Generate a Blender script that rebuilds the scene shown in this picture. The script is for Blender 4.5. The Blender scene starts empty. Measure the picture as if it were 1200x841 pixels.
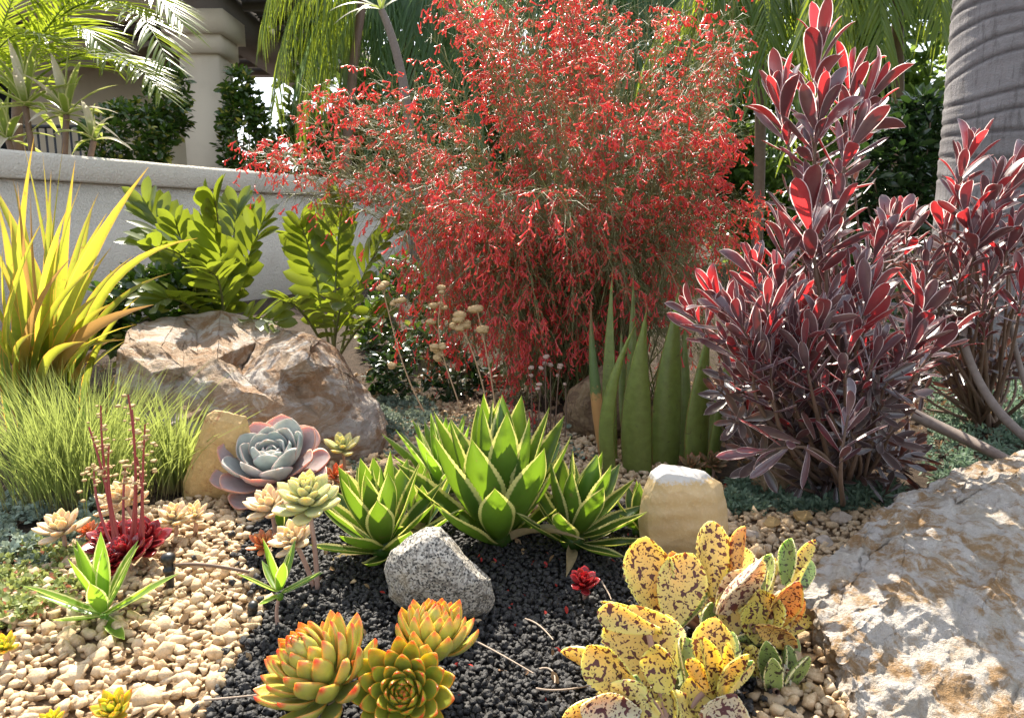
import bpy, bmesh, math, random
import numpy as np
from mathutils import Vector, Matrix, noise, geometry

# ------------------------------------------------------------------ camera, sky, sun, exposure
C = bpy.context.scene.collection
sc = bpy.context.scene
FPX, CX, CY = 870.0, 600.0, 420.5
PITCH = math.radians(9.9)
CAMZ = 0.65
cam = bpy.data.cameras.new('camera')
cam.lens = 36.0 * FPX / 1200.0
cam.sensor_width = 36.0
cam.clip_start = 0.05
cam.clip_end = 3000
cam.dof.use_dof = True
cam.dof.focus_distance = 1.45
cam.dof.aperture_fstop = 15.0
camo = bpy.data.objects.new('camera', cam)
C.objects.link(camo)
camo.location = (0, 0, CAMZ)
camo.rotation_euler = (math.pi / 2 - PITCH, 0, 0)
sc.camera = camo

SUN_AZ, SUN_EL = math.radians(-13), math.radians(49)
world = bpy.data.worlds.new('World')
sc.world = world
world.use_nodes = True
wn = world.node_tree.nodes
wl = world.node_tree.links
sky = wn.new('ShaderNodeTexSky')
sky.sky_type = 'NISHITA'
sky.sun_disc = False
sky.sun_elevation = SUN_EL
sky.sun_rotation = SUN_AZ
sky.air_density = 1.0
sky.dust_density = 1.2
hsv = wn.new('ShaderNodeHueSaturation')      # the photograph's shade is neutral, not blue
hsv.inputs['Saturation'].default_value = 0.45
wl.new(sky.outputs[0], hsv.inputs['Color'])
wl.new(hsv.outputs[0], wn['Background'].inputs[0])
wn['Background'].inputs[1].default_value = 0.15
sun = bpy.data.lights.new('sun', 'SUN')
sun.energy = 4.8
sun.angle = math.radians(0.5)
sun.color = (1.0, 0.92, 0.78)
suno = bpy.data.objects.new('sun', sun)
C.objects.link(suno)
SV = Vector((math.sin(SUN_AZ) * math.cos(SUN_EL), math.cos(SUN_AZ) * math.cos(SUN_EL), math.sin(SUN_EL)))
suno.rotation_euler = SV.to_track_quat('Z', 'Y').to_euler()
suno.location = (0, 0, 8)
sc.view_settings.view_transform = 'Standard'
sc.view_settings.look = 'None'
sc.view_settings.exposure = 1.42
sc.view_settings.gamma = 1.0
sc.render.engine = 'CYCLES'
sc.cycles.use_denoising = True
sc.cycles.max_bounces = 8
sc.cycles.diffuse_bounces = 4
sc.cycles.glossy_bounces = 2
sc.cycles.transmission_bounces = 4
sc.cycles.sample_clamp_indirect = 6.0

# ------------------------------------------------------------------ helpers
RNG = np.random.default_rng(7)
random.seed(7)
def U(a, b): return float(RNG.uniform(a, b))
def v3(*a): return np.array(a, float)
def nz(v):
    v = np.asarray(v, float)
    return v / (np.linalg.norm(v) + 1e-12)

def W(px, py, Y):
    """the point of the place that lies at depth Y on the line of sight through a photograph pixel"""
    a, b = px - CX, CY - py
    d = v3(a, FPX * math.cos(PITCH) + b * math.sin(PITCH), -FPX * math.sin(PITCH) + b * math.cos(PITCH))
    d = d * (Y / d[1])
    return d + v3(0, 0, CAMZ)

def H(x, y):
    h = 0.05 * max(0.0, min(y, 6.0) - 2.0)
    return h + 0.010 * math.sin(3.1 * x + 1.3) * math.cos(2.7 * y)

def G(px, py):
    """ground point seen at a pixel"""
    a, b = px - CX, CY - py
    d = v3(a, FPX * math.cos(PITCH) + b * math.sin(PITCH), -FPX * math.sin(PITCH) + b * math.cos(PITCH))
    z = 0.0
    for _ in range(12):
        t = (z - CAMZ) / d[2]
        p = v3(0, 0, CAMZ) + d * t
        z = 0.5 * z + 0.5 * H(p[0], p[1])
    return v3(p[0], p[1], H(p[0], p[1]))

def mk(name, V, Q=None, T=None, uv=None, tint=None, mat=None, smooth=True):
    """numpy arrays -> mesh data (Q quads, T triangles)"""
    me = bpy.data.meshes.new(name)
    V = np.asarray(V, np.float32)
    me.vertices.add(len(V))
    me.vertices.foreach_set('co', V.ravel())
    nq = 0 if Q is None else len(Q)
    nt = 0 if T is None else len(T)
    li, ls = [], []
    if nq:
        li.append(np.asarray(Q, np.int32).ravel()); ls.append(np.arange(nq, dtype=np.int32) * 4)
    if nt:
        li.append(np.asarray(T, np.int32).ravel()); ls.append(nq * 4 + np.arange(nt, dtype=np.int32) * 3)
    li = np.concatenate(li); ls = np.concatenate(ls)
    me.loops.add(len(li)); me.loops.foreach_set('vertex_index', li)
    me.polygons.add(nq + nt); me.polygons.foreach_set('loop_start', ls)
    me.update(calc_edges=True)
    if smooth:
        me.polygons.foreach_set('use_smooth', np.ones(nq + nt, bool))
    if uv is not None:
        l = me.uv_layers.new(name='UVMap')
        l.data.foreach_set('uv', np.asarray(uv, np.float32)[li].ravel())
    if tint is not None:
        a = me.attributes.new('tint', 'FLOAT', 'POINT')
        a.data.foreach_set('value', np.asarray(tint, np.float32))
    if mat is not None:
        me.materials.append(mat)
    me.validate()
    return me

class Geo:
    """collects pieces of one mesh"""
    def __init__(s):
        s.V, s.Q, s.T, s.uv, s.t, s.n = [], [], [], [], [], 0
    def add(s, V, Q=None, T=None, uv=None, tint=0.0):
        V = np.asarray(V, float)
        if Q is not None and len(Q): s.Q.append(np.asarray(Q) + s.n)
        if T is not None and len(T): s.T.append(np.asarray(T) + s.n)
        s.V.append(V)
        s.uv.append(np.zeros((len(V), 2)) if uv is None else uv)
        s.t.append(np.full(len(V), tint) if np.isscalar(tint) else np.asarray(tint))
        s.n += len(V)
        return s
    def inst(s, proto, M, L, tint):
        """many copies of a proto (V,Q,T,uv); M (n,3,3), L (n,3), tint (n,)"""
        V0, Q0, T0, uv0 = proto
        n, k = len(L), len(V0)
        V = np.einsum('nij,kj->nki', M, V0) + L[:, None, :]
        off = (np.arange(n) * k)[:, None, None]
        Q = None if Q0 is None or not len(Q0) else (np.asarray(Q0)[None] + off).reshape(-1, 4)
        T = None if T0 is None or not len(T0) else (np.asarray(T0)[None] + off).reshape(-1, 3)
        uv = np.tile(uv0, (n, 1)) if uv0 is not None else None
        return s.add(V.reshape(-1, 3), Q, T, uv, np.repeat(tint, k))
    def mesh(s, name, mat, origin=(0, 0, 0), smooth=True):
        return mk(name, np.concatenate(s.V) - np.asarray(origin, float), np.concatenate(s.Q) if s.Q else None,
                  np.concatenate(s.T) if s.T else None, np.concatenate(s.uv), np.concatenate(s.t), mat, smooth)

def ob(name, me, parent=None, loc=None, kind=None, label=None, cat=None, group=None):
    o = bpy.data.objects.new(name, me)
    C.objects.link(o)
    if parent is not None: o.parent = parent
    if loc is not None: o.location = Vector([float(q) for q in loc])
    if kind: o['kind'] = kind
    if label: o['label'] = label
    if cat: o['category'] = cat
    if group: o['group'] = group
    return o

def thing(name, label, cat, loc, group=None):
    o = ob(name, None, None, loc, None, label, cat, group)
    o.empty_display_size = 0.05
    return o

def place(name, me, parent, base, axis, nrm, scale, origin, sx=1.0):
    """a leaf mesh (root at 0, along +Y, upper face +Z) put down as a part of its own"""
    a = nz(axis)
    s = nz(np.cross(a, nrm)); n = np.cross(s, a)
    p = np.asarray(base, float) - np.asarray(origin, float)
    o = bpy.data.objects.new(name, me)
    C.objects.link(o)
    o.parent = parent
    o.matrix_basis = Matrix(((s[0] * scale * sx, a[0] * scale, n[0] * scale, p[0]),
                             (s[1] * scale * sx, a[1] * scale, n[1] * scale, p[1]),
                             (s[2] * scale * sx, a[2] * scale, n[2] * scale, p[2]), (0, 0, 0, 1)))
    return o

def bez(P, n):
    P = [np.asarray(p, float) for p in P]
    t = np.linspace(0, 1, n)[:, None]
    k = len(P) - 1
    return sum(math.comb(k, i) * (1 - t) ** (k - i) * t ** i * P[i] for i in range(k + 1))

def prof(t, b=0.3, p=0.5, k=1.0):
    """half width along a blade: base width b, widest at p, tip exponent k (small = blunt, large = drawn out)"""
    t = np.asarray(t, float)
    up = b + (1 - b) * np.sin(np.pi / 2 * np.clip(t / p, 0, 1))
    dn = np.clip(np.cos(np.pi / 2 * np.clip((t - p) / (1 - p), 0, 1)), 0, 1) ** k
    return np.where(t < p, up, dn)

def blade(P, w, nrm, nu=10, nv=4, cup=0.0, thick=0.0, b=0.3, p=0.5, k=1.0, teeth=0.0, twist=0.0, wave=0.0, top=0.35, scal=0):
    """a leaf along the Bezier P, half width w; thick = 0 gives a single sheet"""
    c = bez(P, nu + 1)
    t = np.linspace(0, 1, nu + 1)
    tan = np.gradient(c, axis=0)
    tan /= np.linalg.norm(tan, axis=1)[:, None] + 1e-12
    nh = np.tile(np.asarray(nrm, float), (nu + 1, 1))
    s = np.cross(tan, nh); s /= np.linalg.norm(s, axis=1)[:, None] + 1e-12
    n = np.cross(s, tan)
    if twist:
        a = (twist * t)[:, None]
        s, n = s * np.cos(a) + n * np.sin(a), n * np.cos(a) - s * np.sin(a)
    ww = w * np.maximum(prof(t, b, p, k), 0.015)
    if thick <= 0:
        u = np.linspace(-1, 1, nv + 1)
        uu = np.tile(u, (nu + 1, 1))
        if teeth:
            m = 1 + teeth * (np.arange(nu + 1) % 2)
            uu[:, 0] *= m; uu[:, -1] *= m
        if scal:
            m = 1 + 0.08 * np.abs(np.sin(np.pi * scal * t)) - 0.04
            uu *= m[:, None]
        z = cup * uu ** 2
        if wave: z = z + wave * np.sin(9 * t + 1.0)[:, None] * uu
        V = c[:, None] + s[:, None] * (ww[:, None] * uu)[..., None] + n[:, None] * (ww[:, None] * z)[..., None]
        V = V.reshape(-1, 3)
        uv = np.stack([np.tile((u + 1) / 2, nu + 1), np.repeat(t, nv + 1)], 1)
        i = (np.arange(nu)[:, None] * (nv + 1) + np.arange(nv)[None]).ravel()
        Q = np.stack([i, i + 1, i + nv + 2, i + nv + 1], 1)
        return V, Q, None, uv
    m = nv * 2
    a = np.arange(m) / m * 2 * np.pi
    u = np.cos(a); h = np.sin(a)
    hh = np.where(h > 0, top, 1.0) * h
    if scal:
        sm = (1 + 0.10 * np.abs(np.sin(np.pi * scal * t)) - 0.06)[:, None]
    else:
        sm = 1.0
    tt = thick * np.sqrt(np.maximum(prof(t, max(b, 0.5), p, k), 0.0006))
    V = c[:, None] + s[:, None] * (ww[:, None] * u[None] * sm)[..., None] + n[:, None] * (ww[:, None] * cup * u[None] ** 2 + tt[:, None] * hh[None])[..., None]
    V = V.reshape(-1, 3)
    uv = np.stack([np.tile((u + 1) / 2, nu + 1), np.repeat(t, m)], 1)
    i = np.arange(nu)[:, None] * m
    j = np.arange(m)[None]; j2 = (j + 1) % m
    Q = np.stack([(i + j).ravel(), (i + j2).ravel(), (i + m + j2).ravel(), (i + m + j).ravel()], 1)
    return V, Q[:, ::-1], None, uv

def tube(P, r0, r1, sides=5, n=None, power=1.0):
    c = np.asarray(P, float) if n is None else bez(P, n)
    k = len(c)
    tan = np.gradient(c, axis=0)
    tan /= np.linalg.norm(tan, axis=1)[:, None] + 1e-12
    ref = v3(0.31, 0.9, 0.27)
    s = np.cross(tan, ref); s /= np.linalg.norm(s, axis=1)[:, None] + 1e-9
    b = np.cross(tan, s)
    a = np.arange(sides) / sides * 2 * np.pi
    t = np.linspace(0, 1, k) ** power
    r = r0 + (r1 - r0) * t
    V = c[:, None] + r[:, None, None] * (s[:, None] * np.cos(a)[None, :, None] + b[:, None] * np.sin(a)[None, :, None])
    i = np.arange(k - 1)[:, None] * sides
    j = np.arange(sides)[None]; j2 = (j + 1) % sides
    Q = np.stack([(i + j).ravel(), (i + j2).ravel(), (i + sides + j2).ravel(), (i + sides + j).ravel()], 1)
    uv = np.stack([np.tile(np.arange(sides) / sides, k), np.repeat(t, sides)], 1)
    return V.reshape(-1, 3), Q, None, uv

def box(x0, x1, y0, y1, z0, z1):
    V = np.array([(x, y, z) for z in (z0, z1) for y in (y0, y1) for x in (x0, x1)], float)
    Q = np.array([(0, 2, 3, 1), (4, 5, 7, 6), (0, 1, 5, 4), (2, 6, 7, 3), (0, 4, 6, 2), (1, 3, 7, 5)])
    return V, Q, None, None

def basis(axis, ref=(0, 0, 1)):
    a = nz(axis)
    r = np.asarray(ref, float)
    if abs(np.dot(a, nz(r))) > 0.97: r = v3(1, 0, 0.1)
    e1 = nz(np.cross(a, r)); e2 = np.cross(a, e1)
    return e1, e2, a

def rand_rot(n, rng=RNG):
    q = rng.normal(size=(n, 4)); q /= np.linalg.norm(q, axis=1)[:, None]
    w, x, y, z = q.T
    return np.stack([np.stack([1 - 2 * (y * y + z * z), 2 * (x * y - z * w), 2 * (x * z + y * w)], 1),
                     np.stack([2 * (x * y + z * w), 1 - 2 * (x * x + z * z), 2 * (y * z - x * w)], 1),
                     np.stack([2 * (x * z - y * w), 2 * (y * z + x * w), 1 - 2 * (x * x + y * y)], 1)], 1)

def subdiv(V, T):
    """each triangle into four"""
    T = np.asarray(T)
    E = np.sort(np.concatenate([T[:, [0, 1]], T[:, [1, 2]], T[:, [2, 0]]]), axis=1)
    ue, inv = np.unique(E, axis=0, return_inverse=True)
    inv = inv.ravel()
    n = len(V); m = len(T)
    V2 = np.concatenate([V, (V[ue[:, 0]] + V[ue[:, 1]]) / 2])
    a, b, c = n + inv[:m], n + inv[m:2 * m], n + inv[2 * m:]
    T2 = np.concatenate([np.stack([T[:, 0], a, c], 1), np.stack([a, T[:, 1], b], 1), np.stack([c, b, T[:, 2]], 1), np.stack([a, b, c], 1)])
    return V2, T2, n

def ico(level):
    g = (1 + 5 ** .5) / 2
    V = np.array([(-1, g, 0), (1, g, 0), (-1, -g, 0), (1, -g, 0), (0, -1, g), (0, 1, g), (0, -1, -g), (0, 1, -g), (g, 0, -1), (g, 0, 1), (-g, 0, -1), (-g, 0, 1)], float)
    T = np.array([(0, 11, 5), (0, 5, 1), (0, 1, 7), (0, 7, 10), (0, 10, 11), (1, 5, 9), (5, 11, 4), (11, 10, 2), (10, 7, 6), (7, 1, 8), (3, 9, 4), (3, 4, 2), (3, 2, 6), (3, 6, 8), (3, 8, 9), (4, 9, 5), (2, 4, 11), (6, 2, 10), (8, 6, 7), (9, 8, 1)])
    V /= np.linalg.norm(V, axis=1)[:, None]
    for _ in range(level):
        V, T, _n = subdiv(V, T)
        V /= np.linalg.norm(V, axis=1)[:, None]
    return V, T

def chip(level, nplanes, lo, hi, rng, squash=(1, 1, 1), rough=0.0):
    """a broken stone: a ball cut by random planes"""
    V, T = ico(level)
    V = V.copy()
    for _ in range(nplanes):
        d = nz(rng.normal(size=3)); h = rng.uniform(lo, hi)
        e = V @ d - h
        V -= np.where(e > 0, e, 0)[:, None] * d
    if rough: V += rng.normal(size=V.shape) * rough
    V *= np.asarray(squash)
    return V, None, T, np.zeros((len(V), 2))

def shard(npts, rng, squash=(1, 1, .6)):
    """an angular chip: the hull of a few random points"""
    bm = bmesh.new()
    P = rng.normal(size=(npts, 3)); P /= np.linalg.norm(P, axis=1)[:, None]
    P *= rng.uniform(.75, 1.05, (npts, 1)) * np.asarray(squash)
    for p in P: bm.verts.new(p)
    r = bmesh.ops.convex_hull(bm, input=list(bm.verts))
    bmesh.ops.delete(bm, geom=[v for v in bm.verts if not v.link_faces], context='VERTS')
    bmesh.ops.triangulate(bm, faces=list(bm.faces))
    bm.verts.index_update()
    V = np.array([v.co for v in bm.verts]); T = np.array([[v.index for v in f.verts] for f in bm.faces])
    bm.free()
    return V, None, T, np.zeros((len(V), 2))

def relief(name, outline, inner, back, mat, label, cat, amp=0.012, levels=4, freq=9.0, jag=0.02, seed=1, group=None, flat=False, ridged=True):
    """a rock: outline and inner points (px, py, depth) give its front; the back is closed at depth `back`"""
    rng = np.random.default_rng(seed)
    pts = list(outline) + list(inner)
    n = len(outline)
    co = [Vector((p[0], -p[1])) for p in pts]
    r = geometry.delaunay_2d_cdt(co, [(i, (i + 1) % n) for i in range(n)], [], 1, 1e-4)
    vs, faces, orig = r[0], r[2], r[3]
    P = []
    for q, o in zip(vs, orig):
        d = pts[o[0]][2] if len(o) else outline[0][2]
        P.append(W(q.x, -q.y, d))
    idx = {o[0]: i for i, o in enumerate(orig) if len(o)}
    T = [tuple(f) for f in faces]
    P = list(P)
    cen = np.mean([P[idx[i]] for i in range(n)], axis=0)
    ymax = max(o[2] for o in outline)
    cpx, cpy = np.mean([o[0] for o in outline]), np.mean([o[1] for o in outline])
    ring = []
    for i in range(n):
        p = P[idx[i]]
        q = W(cpx + (outline[i][0] - cpx) * 0.74, cpy + (outline[i][1] - cpy) * 0.74 + 6, p[1] * 0.25 + (ymax + (back - ymax) * 0.75) * 0.75)
        ring.append(len(P)); P.append(q)
    q = W(cpx, cpy + 10, back)
    P.append(q); ci = len(P) - 1
    for i in range(n):
        j = (i + 1) % n
        a, b = idx[i], idx[j]
        T += [(a, ring[i], b), (b, ring[i], ring[j]), (ring[i], ci, ring[j])]
    V = np.array(P); T = np.array(T)
    # make the winding point outwards
    c0 = V.mean(axis=0)
    nn = np.cross(V[T[:, 1]] - V[T[:, 0]], V[T[:, 2]] - V[T[:, 0]])
    front = np.arange(len(T)) < len(faces)
    flip = np.where(front, nn[:, 1] > 0, np.einsum('ij,ij->i', nn, V[T].mean(axis=1) - c0) < 0)
    T[flip] = T[flip][:, ::-1]
    for l in range(levels):
        e = np.linalg.norm(V[T[:, 0]] - V[T[:, 1]], axis=1).mean()
        V, T, k = subdiv(V, T)
        if l < 3: V[k:] += rng.normal(size=(len(V) - k, 3)) * e * jag
    nn = np.zeros_like(V)
    fn = np.cross(V[T[:, 1]] - V[T[:, 0]], V[T[:, 2]] - V[T[:, 0]])
    for i in range(3): np.add.at(nn, T[:, i], fn)
    nn /= np.linalg.norm(nn, axis=1)[:, None] + 1e-12
    dz = []
    for p in V:
        q = Vector(p) * freq + Vector((seed * 3.1, 0, 0))
        a = noise.fractal(q, 0.9, 2.1, 4)
        if ridged: a = a * 0.55 + (1 - abs(noise.noise(q * 0.6)) * 2.2) * 0.4 + 0.25 * noise.noise(q * 4)
        dz.append(a)
    V = V + nn * (np.array(dz) * amp)[:, None]
    org = v3(cen[0], cen[1], min(V[:, 2].min(), H(cen[0], cen[1])))
    me = mk(name, V - org, None, T, np.zeros((len(V), 2)), None, mat, not flat)
    return ob(name, me, None, org, None, label, cat, group)

def puff(outline, Y, bulge):
    """inner points of a rounded stone"""
    a = np.array(outline, float)
    c = a.mean(axis=0)
    out = []
    for s, f in ((0.8, 0.62), (0.45, 0.95)):
        for i, p in enumerate(a):
            if s < 0.5 and i % 2: continue
            q = c + (p - c) * s
            out.append((q[0], q[1], Y - bulge * f))
    return [(p[0], p[1], Y) for p in outline], out + [(c[0], c[1], Y - bulge)]
# ------------------------------------------------------------------ materials
class NT:
    def __init__(s, name):
        s.m = bpy.data.materials.new(name); s.m.use_nodes = True
        s.n = s.m.node_tree.nodes; s.l = s.m.node_tree.links
        s.n.clear()
        s.out = s.n.new('ShaderNodeOutputMaterial')
    def node(s, t, **k):
        x = s.n.new(t)
        for a, b in k.items(): setattr(x, a, b)
        return x
    def link(s, a, b): s.l.new(a, b)
    def sock(s, inp, v):
        if isinstance(v, (int, float)): inp.default_value = v
        elif isinstance(v, (tuple, list)): inp.default_value = tuple(v) + ((1,) if len(v) == 3 and len(inp.default_value) == 4 else ())
        else: s.l.new(v, inp)
    def math(s, op, a, b=0.0, c=None, clamp=False):
        x = s.node('ShaderNodeMath', operation=op, use_clamp=clamp)
        s.sock(x.inputs[0], a); s.sock(x.inputs[1], b)
        if c is not None: s.sock(x.inputs[2], c)
        return x.outputs[0]
    def step(s, v, a, b):
        x = s.node('ShaderNodeMapRange', interpolation_type='SMOOTHSTEP')
        s.sock(x.inputs[0], v); x.inputs[1].default_value = a; x.inputs[2].default_value = b
        return x.outputs[0]
    def mix(s, f, a, b, mode='MIX'):
        x = s.node('ShaderNodeMix', data_type='RGBA', blend_type=mode)
        s.sock(x.inputs[0], f); s.sock(x.inputs[6], a); s.sock(x.inputs[7], b)
        return x.outputs[2]
    def noise(s, scale, detail=4, rough=0.55, vec=None, dist=0.0):
        x = s.node('ShaderNodeTexNoise'); x.inputs['Scale'].default_value = scale
        x.inputs['Detail'].default_value = detail; x.inputs['Roughness'].default_value = rough; x.inputs['Distortion'].default_value = dist
        if vec is not None: s.link(vec, x.inputs['Vector'])
        return x.outputs['Fac']
    def voro(s, scale, vec=None, feature='F1', out='Distance'):
        x = s.node('ShaderNodeTexVoronoi', feature=feature); x.inputs['Scale'].default_value = scale
        if vec is not None: s.link(vec, x.inputs['Vector'])
        return x.outputs[out]
    def pos(s): return s.node('ShaderNodeNewGeometry').outputs['Position']
    def objc(s): return s.node('ShaderNodeTexCoord').outputs['Object']
    def uv(s):
        x = s.node('ShaderNodeSeparateXYZ'); s.link(s.node('ShaderNodeTexCoord').outputs['UV'], x.inputs[0])
        return x.outputs[0], x.outputs[1]
    def rnd(s):
        a = s.node('ShaderNodeAttribute', attribute_name='tint').outputs['Fac']
        r = s.node('ShaderNodeObjectInfo').outputs['Random']
        return s.math('FRACT', s.math('ADD', a, r))
    def bump(s, h, strength=0.5, dist=0.01):
        x = s.node('ShaderNodeBump'); x.inputs['Strength'].default_value = strength; x.inputs['Distance'].default_value = dist
        s.link(h, x.inputs['Height']); return x.outputs[0]
    def bsdf(s, col, rough=0.5, spec=0.5, nrm=None, **k):
        x = s.node('ShaderNodeBsdfPrincipled')
        s.sock(x.inputs['Base Color'], col); s.sock(x.inputs['Roughness'], rough); x.inputs['Specular IOR Level'].default_value = spec
        if nrm is not None: s.link(nrm, x.inputs['Normal'])
        for a, b in k.items(): s.sock(x.inputs[a.replace('_', ' ')], b)
        return x
    def done(s, shader):
        s.link(shader, s.out.inputs[0]); return s.m

def leafmat(name, c1, c2, tr, tw=0.45, rough=0.4, spec=0.5, edge=None, edge0=0.8, edge1=0.9, etr=None, tip=None, tip0=0.8, tip1=1.0,
            base=None, base0=0.0, base1=0.3, spots=None, veins=0.0, blotch=0.25, sss=0.0, sssr=(1, 0.6, 0.2), ssss=0.02, bump=0.0, dry=None, dry0=0.8, spotamt=0.5, twvar=0.0, scar=None, etw=0.0):
    """leaf: two tints per leaf, margins, tips, base and spots by the leaf's own u, v; light passes through (tw sheet, sss fleshy)"""
    t = NT(name)
    u, v = t.uv()
    m = t.math('ABSOLUTE', t.math('SUBTRACT', t.math('MULTIPLY', u, 2.0), 1.0))
    r = t.rnd()
    p = t.pos()
    col = t.mix(r, c1, c2)
    n = t.noise(60, 3, vec=p)
    trc = tr
    if isinstance(tr, (tuple, list)): trc = t.mix(r, tr, tuple(x * 0.8 for x in tr))
    if blotch:
        g = t.math('ADD', t.math('MULTIPLY', t.math('SUBTRACT', n, 0.5), 2 * blotch), 1.0)
        cg = t.node('ShaderNodeCombineXYZ')
        for i in range(3): t.link(g, cg.inputs[i])
        col = t.mix(1.0, col, cg.outputs[0], 'MULTIPLY')
    if veins:
        w = t.math('SINE', t.math('MULTIPLY', u, 70.0))
        f = t.math('MULTIPLY', t.math('ADD', w, 1.0), veins * 0.5)
        col = t.mix(f, col, tuple(min(1, x * 1.7 + 0.02) for x in c1))
        trc = t.mix(f, trc, tuple(x * 0.6 for x in tr))
    mn = t.math('ADD', m, t.math('MULTIPLY', t.math('SUBTRACT', n, 0.5), 0.12))
    vn = t.math('ADD', v, t.math('MULTIPLY', t.math('SUBTRACT', n, 0.5), 0.25))
    if base is not None:
        f = t.math('SUBTRACT', 1.0, t.step(vn, base0, base1))
        col = t.mix(f, col, base); trc = t.mix(f, trc, base)
    if edge is not None:
        f = t.step(mn, edge0, edge1)
        col = t.mix(f, col, edge); trc = t.mix(f, trc, etr or edge)
    if tip is not None:
        f = t.step(vn, tip0, tip1)
        col = t.mix(f, col, tip); trc = t.mix(f, trc, tip)
    if dry is not None:
        d = t.math('MULTIPLY', t.step(r, dry0, dry0 + 0.02), t.step(vn, 0.1, 0.6))
        col = t.mix(d, col, dry); trc = t.mix(d, trc, dry)
    if spots is not None:
        # flecks of several sizes, denser in some places
        s1 = t.noise(120, 1.2, 0.45, p, 0.5)
        s2 = t.noise(300, 0.6, 0.4, p, 0.3)
        th = t.math('ADD', 0.606 - 0.06 * spotamt, t.math('MULTIPLY', t.math('SUBTRACT', 1.0, v), 0.02))
        f = t.math('MAXIMUM', t.step(t.math('SUBTRACT', s1, th), 0.0, 0.018), t.step(t.math('SUBTRACT', s2, t.math('ADD', th, 0.05)), 0.0, 0.02))
        col = t.mix(f, col, spots); trc = t.mix(f, trc, spots)
    if scar is not None:
        f = t.math('MULTIPLY', t.step(t.noise(38, 5, 0.7, p, 0.5), 0.60, 0.68), 0.75)
        col = t.mix(f, col, scar); trc = t.mix(f, trc, scar)
    nb = t.bump(t.noise(350, 2, vec=p), bump, 0.001) if bump else None
    b = t.bsdf(col, rough, spec, nb)
    if sss:
        b.inputs['Subsurface Weight'].default_value = sss
        b.inputs['Subsurface Radius'].default_value = sssr
        b.inputs['Subsurface Scale'].default_value = ssss
    if tw <= 0: return t.done(b.outputs[0])
    tl = t.node('ShaderNodeBsdfTranslucent'); t.sock(tl.inputs[0], trc)
    mx = t.node('ShaderNodeMixShader'); mx.inputs[0].default_value = tw
    if twvar or etw:
        fac = t.math('ADD', tw, t.math('MULTIPLY', t.step(t.math('FRACT', t.math('MULTIPLY', r, 7.3)), 0.58, 0.95), twvar))
        if etw: fac = t.math('MAXIMUM', fac, t.math('MULTIPLY', t.step(mn, edge0, edge1), etw))
        t.link(fac, mx.inputs[0])
    t.link(b.outputs[0], mx.inputs[1]); t.link(tl.outputs[0], mx.inputs[2])
    return t.done(mx.outputs[0])

def stonemat(name, cols, rough=0.8, scale=30, spec=0.3, bumpd=0.004):
    """gravel: the colour of each stone by its tint, fine mottling on it"""
    t = NT(name)
    r = t.rnd(); p = t.pos()
    ramp = t.node('ShaderNodeValToRGB'); ramp.color_ramp.interpolation = 'LINEAR'
    e = ramp.color_ramp.elements
    while len(e) < len(cols): e.new(0.5)
    for i, c in enumerate(cols):
        e[i].position = i / (len(cols) - 1); e[i].color = tuple(c) + (1,)
    t.link(r, ramp.inputs[0])
    n = t.noise(scale * 4, 4, 0.6, p)
    n2 = t.noise(scale * 14, 3, 0.6, p)
    col = t.mix(t.step(n, 0.35, 0.7), ramp.outputs[0], tuple(min(1, x * 1.15 + 0.05) for x in cols[1]))
    col = t.mix(t.math('MULTIPLY', t.step(n2, 0.52, 0.7), 0.35), col, tuple(x * 0.6 for x in cols[0]))
    b = t.bsdf(col, rough, spec, t.bump(n2, 0.5, bumpd))
    return t.done(b.outputs[0])

M = {}
M['pale'] = stonemat('pale_gravel', [(.42, .275, .14), (.55, .40, .235), (.61, .48, .31), (.47, .315, .17), (.63, .53, .39)])
M['lava'] = stonemat('black_lava', [(.008, .007, .007), (.014, .012, .012), (.020, .017, .016), (.010, .009, .010)], rough=0.62, spec=0.45, scale=60, bumpd=0.003)
M['greystone'] = stonemat('grey_gravel', [(.36, .30, .25), (.45, .38, .31), (.5, .40, .30), (.40, .36, .33)])

t = NT('soil')
p = t.pos()
n = t.noise(22, 6, 0.7, p); n2 = t.noise(160, 4, 0.7, p)
c = t.mix(t.step(n, 0.3, 0.7), (.05, .035, .025), (.12, .085, .06))
c = t.mix(t.step(n2, 0.55, 0.75), c, (.2, .15, .11))
M['soil'] = t.done(t.bsdf(c, 0.95, 0.2, t.bump(n2, 1.0, 0.02)).outputs[0])
t = NT('pale_sand'); p = t.pos(); n = t.noise(140, 4, 0.7, p)
M['sand'] = t.done(t.bsdf(t.mix(n, (.20, .13, .08), (.36, .26, .16)), 0.95, 0.2, t.bump(n, 1.0, 0.01)).outputs[0])
t = NT('black_grit'); p = t.pos(); n = t.noise(220, 4, 0.7, p)
M['grit'] = t.done(t.bsdf(t.mix(n, (.008, .007, .007), (.03, .026, .024)), 0.9, 0.3, t.bump(n, 1.0, 0.01)).outputs[0])

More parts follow.
